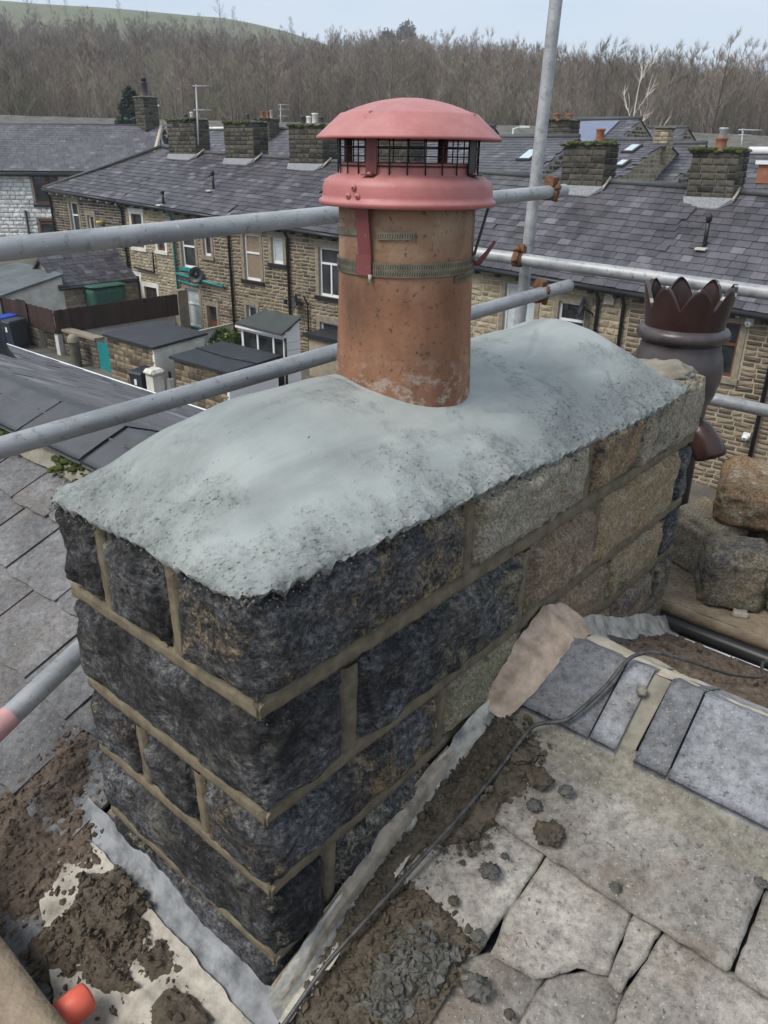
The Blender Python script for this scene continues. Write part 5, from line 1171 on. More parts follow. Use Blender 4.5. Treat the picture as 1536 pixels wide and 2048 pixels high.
# ================================================================ yards and sheds along the alley
YARD = 'stone outbuildings along the alley'
def quad_roof(t, pts, th, mat, name='roof', over=0):
    m = MB(); b = [Vector(p)-Vector((0, 0, th)) for p in pts]; m.hexa(b, pts); return m.build(name, mat, t)
def shed(label, front, back, z_f, z_b, fmat, smat, roofmat, seed, zg=None, over=.10, fstone='brown', door=None):
    """front=(xL,xR,y) facing the alley, back y; side wall to the right"""
    xL, xR, yF = front; yB = back; zg = gz(xL)-.25 if zg is None else zg
    t = thing('outbuilding', label, 'shed', ((xL+xR)/2, (yF+yB)/2, zg), YARD)
    m = MB(); m.hexa([(xL+.02, yF+.02, zg), (xR-.02, yF+.02, zg), (xR-.02, yB, zg), (xL+.02, yB, zg)], [(xL+.02, yF+.02, z_f-.08), (xR-.02, yF+.02, z_f-.08), (xR-.02, yB, z_b-.08), (xL+.02, yB, z_b-.08)]); m.build('wall', MJ[fstone], t)
    ashlar(t, (xL, yF, 0), (1, 0, 0), xR-xL, zg, z_f-.06, (0, -1, 0), fstone, (.13, .22), (.25, .55), seed=seed, th=.05, limit=200, joint=.02)
    m = MB(); m.add([(xR+.01, yF-.01, zg), (xR+.01, yB, zg), (xR+.01, yB, z_b-.085), (xR+.01, yF-.01, z_f-.085)], [(0, 1, 2, 3)]); m.add([(xR-.1, yF-.012, zg), (xR+.01, yF-.012, zg), (xR+.01, yF-.012, z_f-.085), (xR-.1, yF-.012, z_f-.085)], [(0, 1, 2, 3)]); m.build('side_wall', smat, t)
    quad_roof(t, [(xL-over, yF-over, z_f), (xR+over, yF-over, z_f), (xR+over, yB+over, z_b), (xL-over, yB+over, z_b)], .08, roofmat)
    return t
s1a, s1c = (-20.955,13.217,-4.95), (-24.764,15.404,-4.8)
s1l = (-23.975,13.476,-4.95)
sh1 = shed('stone shed with smooth black felt roof and white side wall, left of the two', (s1l[0]+.1, s1a[0]-.1, s1a[1]+.1), s1c[1]-.1, -4.95, -4.80, None, M_WHITE, M_FELT, 51)
s2a, s2c, s2l = (-17.449,13.416,-5.17), (-20.798,15.571,-5), (-20.407,13.621,-5.17)
sh2 = shed('stone shed with a creased black felt roof, right of the two', (s2l[0]+.1, s2a[0]-.1, s2a[1]+.1), s2c[1]-.1, -5.17, -5.02, None, M_UPVC, M_FELT, 52)
m = MB(); xm = (s2l[0]+s2a[0])/2; m.tube([(s2l[0], (s2a[1]+s2c[1])/2, -5.075), (xm, (s2a[1]+s2c[1])/2-.1, -5.07), (s2a[0], (s2a[1]+s2c[1])/2, -5.078)], .02, 5); m.build('felt_seam', M_FELT, sh2)
# white gate pier, black gate, bins
gp = (-22.588,14.52,-7.3)
def pier(x, y, w_, z0, z1, label, mat, rnd=False):
    t = thing('gate_pier', label, 'gate pier', (x, y, z0)); m = MB(); m.box((x-w_/2, y-w_/2, z0), (x+w_/2, y+w_/2, z1)); m.build('shaft', mat, t)
    V, F = rock((x-w_/2-.06, y-w_/2-.06, z1+.003), (x+w_/2+.06, y+w_/2+.06, z1+.2), .06, .01, .01, .05, 5, .04); obj('cap', mesh('cap', V, F, mat, True), t); return t
pier(s1a[0]+.28, s1a[1]-.22, .40, -7.2, -5.75, 'white painted gate pier with a rounded cap at the corner of the left shed', M_WHITE)
m = MB()
def boards_gate(name, label, xa, xb, y, z0, z1, mat, n, cat='gate', axis='x', bw=.02):
    t = thing(name, label, cat, ((xa+xb)/2, y, z0) if axis == 'x' else (y, (xa+xb)/2, z0))
    for i in range(n):
        a = xa+(xb-xa)*i/n; b = xa+(xb-xa)*(i+1)/n-.008; m = MB()
        if axis == 'x': m.box((a, y, z0), (b, y+bw, z1+.01*((i*7) % 3)))
        else: m.box((y, a, z0), (y+bw, b, z1+.01*((i*7) % 3)))
        m.build('board', mat, t)
    m = MB()
    for f in (.2, .8):
        z = z0+(z1-z0)*f
        if axis == 'x': m.box((xa, y+bw+.001, z-.05), (xb, y+bw+.04, z+.05))
        else: m.box((y-.041, xa, z-.05), (y-.001, xb, z+.05))
    m.build('rail', mat, t); return t
boards_gate('yard_gate', 'black boarded gate between the white pier and the right shed', s1a[0]+.55, s2l[0]-.12, s2a[1]+.0, -7.5, -5.7, M_BLK, 6)
m = MB(); m.box((s2l[0]-.10, s2a[1]-.12, -7.5), (s2l[0]+.06, s2a[1]+.05, -5.9)); m.build('gate_post', M_WHITE, label='slim white post at the left corner of the right shed', cat='post')
def wheelie(p, rz, mat, label, lid=None):
    t = thing('wheelie_bin', label, 'wheelie bin', p, 'wheelie bins in the alley'); t.rotation_euler = (0, 0, rz); lid = lid or mat
    def part(nm, m, mt, par=t): o = m.build(nm, mt); o.parent = par; return o
    m = MB(); m.hexa([(-.21, -.25, .05), (.21, -.25, .05), (.21, .25, .05), (-.21, .25, .05)], [(-.29, -.36, .98), (.29, -.36, .98), (.29, .36, .98), (-.29, .36, .98)]); part('body', m, mat)
    m = MB(); m.hexa([(-.31, -.40, .983), (.31, -.40, .983), (.31, .37, .983), (-.31, .37, .983)], [(-.28, -.34, 1.05), (.28, -.34, 1.05), (.29, .36, 1.09), (-.29, .36, 1.09)]); part('lid', m, lid)
    m = MB(); m.tube([(-.25, .41, 1.0), (.25, .41, 1.0)], .022, 8); part('handle', m, mat)
    for s in (-1, 1):
        m = MB(); m.tube([(s*.24, .24, .1), (s*.29, .24, .1)], .1, 14); part('wheel', m, M_BLK)
    m = MB(); m.box((-.06, -.352, .62), (.05, -.34, .80)); part('number_sticker', m, M_UPVC)
    return t
bp = (-21.258,13.092,-6.72); wheelie((bp[0]-.05, bp[1]-.1, -6.74), .15, M_BIN, 'dark grey wheelie bin with a white mark, beside the white gate pier')
bq = (-30.039,13.046,-6.3); wheelie((bq[0]+.05, bq[1]-.1, -6.3), .1, M_BIN, 'dark grey wheelie bin next to the blue one at the left edge'); wheelie((bq[0]-.75, bq[1]-.05, -6.27), .05, M_BINB, 'blue wheelie bin at the left edge of the photo')
# alley wall, its coping, bollard, teal gate
w0, w1 = (-29.466,14.401,-5.39), (-25.098,13.791,-5.5)
def yard_wall(label, p0, p1, zb, zt, kind, th, seed, cope=None, facing=(0, -1, 0), cop_mat=None, limit=150, back=True):
    t = thing('yard_wall', label, 'wall', ((p0[0]+p1[0])/2, (p0[1]+p1[1])/2, zb)); d = Vector((p1[0]-p0[0], p1[1]-p0[1], 0)); ln = d.length; d.normalize(); n_ = Vector(facing)
    a = Vector((p0[0], p0[1], 0)); b = Vector((p1[0], p1[1], 0)); q = -n_*th
    m = MB(); o1 = a-n_*.02; o2 = b-n_*.02
    m.hexa([(*o1.xy, zb), (*o2.xy, zb), (*(o2+q).xy, zb), (*(o1+q).xy, zb)], [(*o1.xy, zt), (*o2.xy, zt), (*(o2+q).xy, zt), (*(o1+q).xy, zt)]); m.build('core', MJ[kind], t)
    if limit: ashlar(t, a, d, ln, zb, zt, n_, kind, (.12, .20), (.22, .5), seed=seed, th=.06, limit=limit, joint=.022)
    if cope:
        k = max(1, int(ln/.7))
        for i in range(k):
            u0 = a+d*(ln*i/k+.005)+n_*.05; u1 = a+d*(ln*(i+1)/k-.005)+n_*.05; q2 = -n_*(th+.12)
            m = MB(); m.hexa([(*u0.xy, zt+.003), (*u1.xy, zt+.003), (*(u1+q2).xy, zt+.003), (*(u0+q2).xy, zt+.003)], [(*u0.xy, zt+cope), (*u1.xy, zt+cope), (*(u1+q2).xy, zt+cope), (*(u0+q2).xy, zt+cope)]); m.build('coping', cop_mat or M_LINTEL, t)
    return t
yw = w1[1]
yard_wall('dark stone alley wall with pale flat coping, below the brown fence', (w0[0], yw), (w1[0]-.40, yw), -7.45, -5.52, 'dark', .30, 61, .09)
boards_gate('yard_gate', 'teal boarded gate between the alley wall and the left shed', w1[0]-.34, s1l[0]+.06, yw+.02, -7.2, -5.55, M_TEAL, 7)
bo = (-26.252,13.333,-6.55)
t = thing('stone_bollard', 'round headed mossy stone bollard in front of the dark alley wall', 'bollard', (bo[0], bo[1], -6.6)); m = MB(); m.lathe([(.20, 0), (.20, .15), (.19, .2), (.19, .95), (.20, 1.0)], (bo[0], bo[1], -6.6), 18); m.build('shaft', M_STONEF, t)
m = MB(); m.lathe([(.215, 1.003), (.215, 1.08), (.19, 1.18), (.12, 1.26), (.001, 1.29)], (bo[0], bo[1], -6.6), 18); m.build('cap', M_LINTEL, t)
# brown board fence on a white wall, running back to the houses, and its front return
f0, f1, f2 = (-27.904,13.549,-4.73), (-28.018,19.036,-4.73), (-32.261,13.695,-4.7)
xf = f0[0]
yard_wall('white painted yard wall under the brown fence', (xf, f0[1]+.05), (xf-.4, D-.3), -7.2, -5.62, 'white', .25, 62, facing=(1, 0, 0), limit=0)
boards_gate('board_fence', 'dark brown board fence on the white yard wall, running back to the houses', f0[1]+.02, D-.9, xf, -5.60, -4.73, M_BROWNW, 46, 'fence', 'y')
boards_gate('board_fence', 'dark brown board fence facing the alley at the left', f2[0]-2.0, xf-.05, f0[1], -5.60, -4.71, M_BROWNW, 44, 'fence')
yard_wall('mossy stone alley wall under the left end of the brown fence', (f2[0]-2.5, f0[1]), (w0[0]+.1, f0[1]), -7.3, -5.62, 'dark', .3, 63)
boards_gate('yard_gate', 'dark brown boarded gate in the alley wall behind the dark grey bin', f2[0]+1.55, f2[0]+2.35, f0[1]-.06, -7.1, -4.60, M_BROWNW, 7)
m = MB(); m.box((f1[0]-.3, D-.85, -7.2), (f1[0]+.12, D-.35, -4.6)); m.build('fence_pier', M_LINTEL, label='square stone pier at the house end of the brown fence', cat='pier')
# lean-to with slate roof, green oil tank, white outbuilding with grey felt roof
XO = -32.3
t = thing('lean_to', 'low outrigger with a mossy slate roof at the end terraced house', 'lean-to', (XO-1.4, 18, -7), YARD)
m = MB(); m.box((XO-2.7, 16.3, -7.2), (XO-.02, D-.02, -4.72)); m.build('wall', MJ['buff'], t)
ashlar(t, (XO, 16.3, 0), (0, 1, 0), 3.6, -7.0, -4.72, (1, 0, 0), 'buff', (.12, .18), (.25, .5), seed=64, th=.05, limit=150)
zl = lambda y, x: -4.62+1.12*(XO+.15-x)/1.5
rows = [(XO+.15-1.5*k/9, -1.5/9) for k in range(9)]; it = []; r_ = random.Random(65)
for x, dx in rows:
    y = 16.1
    while y < 19.95:
        w_ = r_.uniform(.28, .45); w_ = min(w_, 19.97-y); ey_ = Vector((-1.5, 0, 1.12)).normalized(); n_ = Vector((1.12, 0, 1.5)).normalized(); tl = .07
        it.append(frame(Vector((x, y+w_/2, zl(0, x)))+n_*.018, (0, 1, 0), ey_*math.cos(tl)-n_*math.sin(tl), n_, (w_-.006, .25, .014*r_.uniform(.8, 1.3)))); y += w_
place(it, t, 'slate', SF, 300, 'slates')
m = MB(); m.hexa([(XO+.14, 16.1, -4.72), (XO+.14, D-.03, -4.72), (XO-1.35, D-.03, -3.60), (XO-1.35, 16.1, -3.60)], [(XO+.14, 16.1, -4.63), (XO+.14, D-.03, -4.63), (XO-1.35, D-.03, -3.51), (XO-1.35, 16.1, -3.51)])
m.hexa([(XO-1.35, 16.1, -3.6), (XO-1.35, D-.03, -3.6), (XO-2.8, D-.03, -4.7), (XO-2.8, 16.1, -4.7)], [(XO-1.35, 16.1, -3.51), (XO-1.35, D-.03, -3.51), (XO-2.8, D-.03, -4.61), (XO-2.8, 16.1, -4.61)]); m.build('roof', M_FSLATE, t)
m = MB(); m.add([(XO-.02, 16.28, -4.72), (XO-2.7, 16.28, -4.72), (XO-1.35, 16.28, -3.6)], [(0, 1, 2)]); m.build('gable', MJ['buff'], t)
m = MB(); m.tube([(XO+.2, 16.1, -4.68), (XO+.2, D-.05, -4.68)], .06, 8); m.build('gutter', M_BLK, t)
ty = ((-31.9,17.351,-5.243)[1]+(-31.9,18.793,-5.233)[1])/2; tz = (-31.9,18.165,-4.726)[2]
t = thing('oil_tank', 'green plastic oil tank standing against the outrigger wall', 'oil tank', (XO+.5, ty, -7))
V, F = rock((XO+.12, ty-.85, -6.7), (XO+.85, ty+.85, tz), .12, .03, .0, .3, 66, .06); obj('body', mesh('body', V, F, M_OILT, True), t)
V, F = rock((XO+.08, ty-.9, tz+.003), (XO+.9, ty+.9, tz+.10), .12, .01, 0, .2, 67, .03); obj('lid', mesh('lid', V, F, M_OILT, True), t)
for k in range(4): m = MB(); m.box((XO+.86, ty-.65+.42*k, -6.5), (XO+.89, ty-.55+.42*k, tz-.15)); m.build('rib', M_OILT, t)
q0, q1 = (-32.2,13.576,-4.64), (-32.2,16.38,-4.052)
t = thing('outbuilding', 'outbuilding with a sloping grey felt roof and a flaking white rendered wall', 'shed', (-34, q0[1]+1, -7), YARD)
sl_ = (q1[2]-q0[2])/(q1[1]-q0[1]); qa = (-32.1, q0[1]-1.6, q0[2]-1.6*sl_); qb = (-32.1, q1[1], q1[2]); qc = (-36.2, q1[1], q1[2]+.15); qd = (-36.2, q0[1]-1.6, q0[2]-1.6*sl_+.15)
quad_roof(t, [qd, qa, qb, qc], .09, M_FELTG)
m = MB(); m.hexa([(-36.1, qa[1]+.1, -7.3), (-32.24, qa[1]+.1, -7.3), (-32.24, qb[1]-.05, -7.3), (-36.1, qb[1]-.05, -7.3)], [(-36.1, qa[1]+.1, qa[2]-.11), (-32.24, qa[1]+.1, qa[2]-.11), (-32.24, qb[1]-.05, qb[2]-.11), (-36.1, qb[1]-.05, qb[2]-.11)]); m.build('rendered_wall', M_WHITE, t)
# porch with white cladding
pa, pb, pc, pd = (-20.248,16.035,-4.45), (-17.768,15.887,-4.45), (-17.832,16.812,-4.05), (-19.657,16.874,-4.05)
t = thing('porch', 'small white clad porch with a dark green felt roof', 'porch', ((pa[0]+pb[0])/2, pa[1]+1, -6.9))
quad_roof(t, [pa, pb, pc, pd], .07, simple('dark_green_felt', (.06, .068, .06), (.04, .045, .042), 3, .85, .2))
m = MB(); m.box((pa[0]+.02, pa[1]-.03, -4.60), (pb[0]+.02, pa[1]+.02, -4.53)); m.build('fascia', M_UPVC, t)
px0, px1, py0, py1 = pa[0]+.15, pb[0]-.15, pa[1]+.15, min(D-.02, pc[1])
n = 9
for k in range(n):
    z0 = -6.9+(2.35)*k/n; z1 = z0+2.35/n-.012; f0_ = -4.57; m = MB(); m.hexa([(px1-.02, py0, z0), (px1+.02, py0, z0), (px1+.02, py1, z0+.02), (px1-.02, py1, z0+.02)], [(px1-.02, py0, z1), (px1+.005, py0, z1), (px1+.005, py1, z1+.02), (px1-.02, py1, z1+.02)]); m.build('cladding_board', M_UPVC, t)
m = MB(); m.add([(px1, py0, -4.56), (px1, py1, -4.56), (px1, py1, -4.14)], [(0, 1, 2)]); m.build('gable_infill', M_UPVC, t)
wz = ((px0, px0+.12), (px0+.9, px0+1.0), (px1-1.0, px1-.9), (px1-.12, px1))
m = MB()
for a, b in ((px0, px0+.10), (px0+(px1-px0)*.36, px0+(px1-px0)*.36+.08), (px0+(px1-px0)*.72, px0+(px1-px0)*.72+.08), (px1-.10, px1)): m.box((a, py0-.03, -6.9), (b, py0+.03, -4.56))
m.box((px0, py0-.028, -5.75), (px1, py0+.028, -5.65)); m.box((px0, py0-.026, -4.72), (px1, py0+.026, -4.57)); m.build('frame', M_UPVC, t)
m = MB(); m.box((px0+.05, py0-.01, -6.9), (px1-.05, py0+.0, -4.6)); m.build('glazing', M_GLASS, t)
m = MB(); m.tube([(px1+.05, py0-.06, -4.6), (px1+.05, py0-.06, -6.9)], .04, 8); m.build('downpipe', M_BLK, t)
# white coped walls, hedge, steps, flat roof by the pot
e0, e1 = (-21.083,18.368,-5.75), (-22.419,21.823,-5.75)
yard_wall('white painted yard wall with mossy coping, right of the porch', (e0[0], e0[1]), (e1[0], e1[1]), -7.4, -5.85, 'white', .22, 71, .10, facing=(.86, -.5, 0), limit=0, cop_mat=M_WHITE)
g0, g1 = (-24.245,16.89,-5.55), (-24.588,19.261,-5.55)
yard_wall('pale coped yard wall behind the left shed and the hedge', (g0[0], g0[1]), (g1[0], g1[1]), -7.2, -5.62, 'white', .22, 72, .09, facing=(.5, -.86, 0), limit=0, cop_mat=M_CREAM)
hb0, hb1 = (-24.103,16.902,-5.95), (-24.479,19.344,-5.95)
r2 = np.random.default_rng(3); n = 2600; V_ = []; F_ = []
hc = np.array([(hb0[0]+hb1[0])/2, (hb0[1]+hb1[1])/2]); hd = np.array([hb1[0]-hb0[0], hb1[1]-hb0[1]]); hl = np.linalg.norm(hd); hd /= hl; hn = np.array([-hd[1], hd[0]])
for i in range(n):
    u = (r2.random()-.5)*hl; v = (r2.random()-.5)*1.1; h = r2.random()**.5*(1.25+.25*math.sin(u*3)); p = np.array([*(hc+hd*u+hn*v), -7.1+h]); a = r2.normal(size=3)*.055; b = r2.normal(size=3)*.045; k = len(V_); V_ += [p-a, p+b, p+a, p-b]; F_.append((k, k+1, k+2, k+3))
M_HEDGE = NT('hedge_leaves', .6, .3); _c = M_HEDGE.ramp(M_HEDGE.rnd(), [(0, (.03, .05, .012)), (.6, (.07, .11, .025)), (1, (.17, .22, .05))]); M_HEDGE = M_HEDGE.done(_c)
t = thing('hedge', 'leafy green hedge behind the two sheds', 'hedge', (*hc, -7.1)); obj('foliage', mesh('foliage', V_, F_, M_HEDGE), t)
m = MB()
for k in range(9): u = (k/8-.5)*hl*.9; m.tube([(*(hc+hd*u), -7.2), (*(hc+hd*u+hn*.1), -6.2)], [.03, .012], 5)
m.build('stem', M_BROWNW, t)
c0 = (-19.46,19.254,-5.2)
t = thing('outbuilding', 'low flat roofed outbuilding partly hidden by the terracotta pot', 'shed', (c0[0]+1, c0[1]+.5, -7.4), YARD); m = MB(); m.box((c0[0]-.4, c0[1]-.2, -7.4), (c0[0]+3.2, c0[1]+1.8, -5.3)); m.build('wall', MJ['brown'], t); m = MB(); m.box((c0[0]-.55, c0[1]-.35, -5.297), (c0[0]+3.3, c0[1]+1.9, -5.18)); m.build('roof', M_FELT, t)
d0 = (-18.427,16.305,-6.4)
yard_wall('low stone wall beyond the sheds, half hidden by the mortar dome', (s2a[0]+.15, s2a[1]+.05), (s2a[0]+3.2, s2a[1]+.05), -7.6, -6.35, 'dark', .3, 75, limit=60)
t = thing('stepped_wall', 'white stepped masonry wall peeping over the mortar dome', 'wall', (d0[0], d0[1], -7.6))
for k in range(4):
    m = MB(); m.box((d0[0]-.9+.62*k, d0[1]+.2, -7.6), (d0[0]-.9+.62*k+.615, d0[1]+.6, -6.55+.13*k)); m.build('step', M_WHITE, t)

# ================================================================ houses of the next streets
def far_house(label, xa, xb, yf, yr, ze, zr, kind='dark', slates=True, rmat=None, seed=1, gable=True, rowh=.27, cat='house'):
    t = thing('stone_house', label, cat, ((xa+xb)/2, yr, ze-5), 'houses in the streets behind the terrace'); yb = 2*yr-yf; zg = ze-6.5
    m = MB(); m.box((xa, yf+.03, zg), (xb, yb, ze)); 
    for x in (xa, xb): m.add([(x, yf+.03, ze), (x, yb, ze), (x, yr, zr-.05)], [(0, 1, 2)])
    m.build('wall', MJ[kind], t)
    ashlar(t, (xa, yf, 0), (1, 0, 0), xb-xa, ze-2.2, ze-.05, (0, -1, 0), kind, (.16, .24), (.3, .7), seed=seed, limit=0)
    if gable: ashlar(t, (xb, yf, 0), (0, 1, 0), yb-yf, ze-1.5, zr-.05, (1, 0, 0), kind, (.16, .24), (.3, .7), seed=seed+1, limit=0, top=lambda s: ze+(zr-ze)*(1-abs(s-(yr-yf))/(yr-yf))-.12)
    y0 = yf-.25; s_ = (zr-ze)/(yr-yf); zf_ = lambda x, y: zr-s_*(yr-y)
    m = MB(); m.add([(xa-.1, y0, zf_(0, y0)-.03), (xb+.1, y0, zf_(0, y0)-.03), (xb+.1, yr, zr-.03), (xa-.1, yr, zr-.03), (xb+.1, yb, ze-.03), (xa-.1, yb, ze-.03)], [(0, 1, 2, 3), (3, 2, 4, 5)]); m.build('roof', rmat or M_FSLATE2, t)
    n = max(4, int((yr-y0)/rowh)); place(slate_field(xa-.1, xb-.1, [(y0+(yr-y0)*k/n, (yr-y0)/n) for k in range(n)], zf_, None, None, 0, (.32, .5), .018, seed*5, 1.2), t, 'slate', SF2, 0, 'slates')
    m = MB(); m.tube([(xa-.1, yr, zr+.06), (xb+.1, yr, zr+.06)], .12, 6); m.build('ridge_tile', M_DARKTILE, t)
    m = MB(); m.tube([(xa-.1, y0-.05, zf_(0, y0)-.1), (xb+.1, y0-.05, zf_(0, y0)-.1)], .08, 6); m.build('gutter', M_BLK, t)
    t['zf'] = 0; del t['zf']; return t, zf_
M_FSLATE2 = m_farslate('grey_slate_far', (.115, .11, .122), (.07, .067, .075), .5); SF2 = slate_meshes(M_FSLATE2, 4, .04, 31)
def skylight(t, zf_, x, y, w_, d_):
    m = MB(); m.hexa([(x, y, zf_(x, y)+.05), (x+w_, y, zf_(x, y)+.05), (x+w_, y+d_, zf_(x, y+d_)+.05), (x, y+d_, zf_(x, y+d_)+.05)], [(x, y, zf_(x, y)+.13), (x+w_, y, zf_(x, y)+.13), (x+w_, y+d_, zf_(x, y+d_)+.13), (x, y+d_, zf_(x, y+d_)+.13)]); f = m.build('skylight', M_BLK, t)
    e = .1; m = MB(); m.add([(x+e, y+e, zf_(x, y+e)+.14), (x+w_-e, y+e, zf_(x, y+e)+.14), (x+w_-e, y+d_-e, zf_(x, y+d_-e)+.14), (x+e, y+d_-e, zf_(x, y+d_-e)+.14)], [(0, 1, 2, 3)]); m.build('pane', M_SKYPANE, f)
M_SKYPANE = simple('skylight_pane', (.55, .62, .64), (.45, .52, .55), 3, .08, 0)
hB, zB = far_house('long slate roofed row just behind the terrace chimneys at centre left', -50, -25, 34, 38, -.2, 2.20, 'dark', seed=81)
m = MB(); m.tube([(-50, 38, 2.36), (-42.5, 38, 2.36)], .1, 6); m.build('ridge_tile', M_WHITE, hB)
mini_stack(hB, -42.3, 37.2, 1.5, .9, 1.4, 2.75, 83, pots=((-.35, .45, .14, M_TERRAF), (.2, .42, .14, M_TERRAF), (.5, .5, .1, M_CREAM)), limit=0)
m = MB(); m.prism([(-44.9, 35.6, .3), (-41.0, 35.6, .3), (-42.9, 35.6, 2.1)], (0, .25, 0)); m.build('dormer_gable', M_CREAM, hB)
hF, zF_ = far_house('slate roofed house with a skylight, left of the scaffold upright', -27.5, -18.9, 31.5, 36, -.25, 1.62, 'dark', seed=84)
skylight(hF, zF_, -20.6, 33.4, .75, 1.1)
mini_stack(hF, -20.55, 37.3, 1.5, 1.0, 1.2, 2.35, 85, pots=((-.3, .3, .16, M_TERRAF), (.4, .28, .14, M_TERRAF)), limit=0)
hH, zH = far_house('slate roofed house with two small skylights behind the mossy chimney', -18.6, -15.4, 33.5, 38, .05, 1.52, 'buff', seed=86)
skylight(hH, zH, -16.75, 36.2, .6, 1.0); skylight(hH, zH, -16.2, 34.4, .5, .8)
mini_stack(hH, -15.55, 38, .7, .7, 1.2, 2.0, 87, 'buff', limit=0, moss=False)
hI, _z = far_house('small gabled stone house beyond the two skylight roof', -16.5, -14.5, 37, 40.5, -.3, 1.42, 'dark', seed=88)
hG, zG = far_house('house with a big bluish solar roof behind the mossy chimney', -25.5, -20.9, 43, 47, .9, 2.85, 'dark', seed=89)
m = MB(); m.hexa([(-25.2, 43.4, zG(0, 43.4)+.06), (-22.0, 43.4, zG(0, 43.4)+.06), (-22.0, 46.6, zG(0, 46.6)+.06), (-25.2, 46.6, zG(0, 46.6)+.06)], [(-25.2, 43.4, zG(0, 43.4)+.13), (-22.0, 43.4, zG(0, 43.4)+.13), (-22.0, 46.6, zG(0, 46.6)+.13), (-25.2, 46.6, zG(0, 46.6)+.13)]); m.build('solar_panel', simple('solar_glass', (.16, .18, .26), (.13, .15, .22), 2, .12, 0, spec=.6), hG)
hK, _z = far_house('dark roofed house right of the solar roof, behind the bare birch', -21.5, -19.2, 47, 50, 1.2, 2.45, 'dark', seed=90)
hJ, zJ = far_house('stone gabled house at the right edge with white ridge coping', -9.6, -3.5, 28.5, 32, -1.0, .95, 'brown', seed=91)
ashlar(hJ, (-9.6, 35.5, 0), (0, -1, 0), 7.0, -2.5, .9, (-1, 0, 0), 'brown', (.16, .24), (.3, .6), seed=92, limit=0, top=lambda s: -1.0+1.95*(1-abs(s-3.5)/3.5)-.1)
m = MB(); m.tube([(-9.7, 32, 1.07), (-3.5, 32, 1.07)], .14, 6); m.build('ridge_coping', M_UPVC, hJ)
m = MB(); m.box((-8.7, 30.2, .02), (-5.5, 30.9, .62)); m.build('dormer', M_TERRAF, hJ); m = MB(); m.box((-8.8, 30.1, .625), (-5.4, 31.6, .75)); m.build('dormer_roof', M_UPVC, hJ)
# white fronted house at the left
A0, A1 = Vector((-47.2, 18.7, -.22)), Vector((-39.4, 25.9, -.02)); exA = (A1-A0).normalized(); exH = Vector((exA.x, exA.y, 0)).normalized(); nA = Vector((exH.y, -exH.x, 0)); lA = (A1-A0).length
hA = thing('stone_house', 'white painted stone house with brown window frames at the left edge', 'house', tuple(A0-Vector((0, 0, 6))), 'houses in the streets behind the terrace')
A00 = A0-exA*9; lA2 = lA+9
fr = lambda s, z, d=0: A00+exH*s+Vector((0, 0, z))+nA*d
pxs = lambda P: (Vector(P)-A00).dot(exH)
wins = [((-43.589,21.049,-0.468), (-42.456,21.132,-1.925)), ((-43.421,21.918,-0.47), (-42.675,22.033,-1.329)), ((-42.876,20.273,-2.745), (-41.816,20.713,-3.515))]
bl = []
for (pa_, pb_) in wins:
    s0, s1, z0, z1 = pxs(pa_), pxs(pb_), pb_[2]-A00.z, pa_[2]-A00.z
    bl.append((s0-.1, s1+.1, z0-.1, z1+.1))
    def bx_(a, b, c, d, f, k): return [fr(a, c, f), fr(b, c, f), fr(b, c, k), fr(a, c, k)], [fr(a, d, f), fr(b, d, f), fr(b, d, k), fr(a, d, k)]
    m = MB()
    for a, b, c, d in ((s0, s1, z0, z0+.1), (s0, s1, z1-.1, z1), (s0, s0+.09, z0, z1), (s1-.09, s1, z0, z1), (s0, s1, z0+(z1-z0)*.66, z0+(z1-z0)*.66+.07)): m.hexa(*bx_(a, b, c, d, .0, -.1))
    f = m.build('window', M_TIMBER, hA); m = MB(); m.hexa(*bx_(s0, s1, z0, z1, -.05, -.07)); m.build('pane', M_GLASS, f)
    m = MB(); m.hexa(*bx_(s0-.12, s1+.12, z0-.2, z0-.06, .06, -.05)); m.build('sill', M_BLK, hA)
m = MB(); m.hexa([fr(0, -7, -.09), fr(lA2, -7, -.09), fr(lA2, -7, -6.5), fr(0, -7, -6.5)], [fr(0, -.02, -.09), fr(lA2, -.02, -.09), fr(lA2, -.02, -6.5), fr(0, -.02, -6.5)])
m.add([fr(lA2, -.02, -.03), fr(lA2, -.02, -6.5), fr(lA2, 2.35, -3.6)], [(0, 1, 2)]); m.build('wall', MJ['white'], hA)
ashlar(hA, tuple(fr(0, 0)), exH, lA2-1.2, -5.5, -.06, nA, 'white', (.18, .26), (.3, .6), bl, seed=93, limit=200)
ashlar(hA, tuple(fr(lA2-1.2, 0)), exH, 1.2, -5.5, -.06, nA, 'brown', (.18, .26), (.3, .6), seed=94, limit=60)
z_l = lambda s: 2.42
m = MB(); m.hexa([fr(-.2, -.12, .3), fr(lA2+.2, -.02, .3), fr(lA2+.2, 2.38, -3.6), fr(-.2, 2.28, -3.6)], [fr(-.2, -.04, .3), fr(lA2+.2, .06, .3), fr(lA2+.2, 2.46, -3.6), fr(-.2, 2.36, -3.6)]); m.build('roof', M_FSLATE2, hA)
it = []; r_ = random.Random(95); up = (fr(0, 2.40, -3.6)-fr(0, 0, .3)); ul = up.length; up.normalize(); nn = exH.cross(up).normalized(); n = 20
for k in range(n):
    s = 0
    while s < lA2+.1:
        w_ = r_.uniform(.3, .45); it.append(frame(fr(s+w_/2, .02+.1*s/lA2, .3)+up*(ul*k/n)+nn*.03, exH, (up-nn*.05).normalized(), nn, (w_-.008, ul/n*1.25, .016))); s += w_
place(it, hA, 'slate', SF2, 300, 'slates')
m = MB(); m.tube([fr(-.2, 2.40, -3.6), fr(lA2+.2, 2.5, -3.6)], .1, 6); m.build('ridge_tile', M_DARKTILE, hA); m = MB(); m.tube([fr(lA2+.15, .05, .3), fr(lA2+.15, 2.5, -3.6)], .12, 6); m.build('verge', M_CREST, hA)
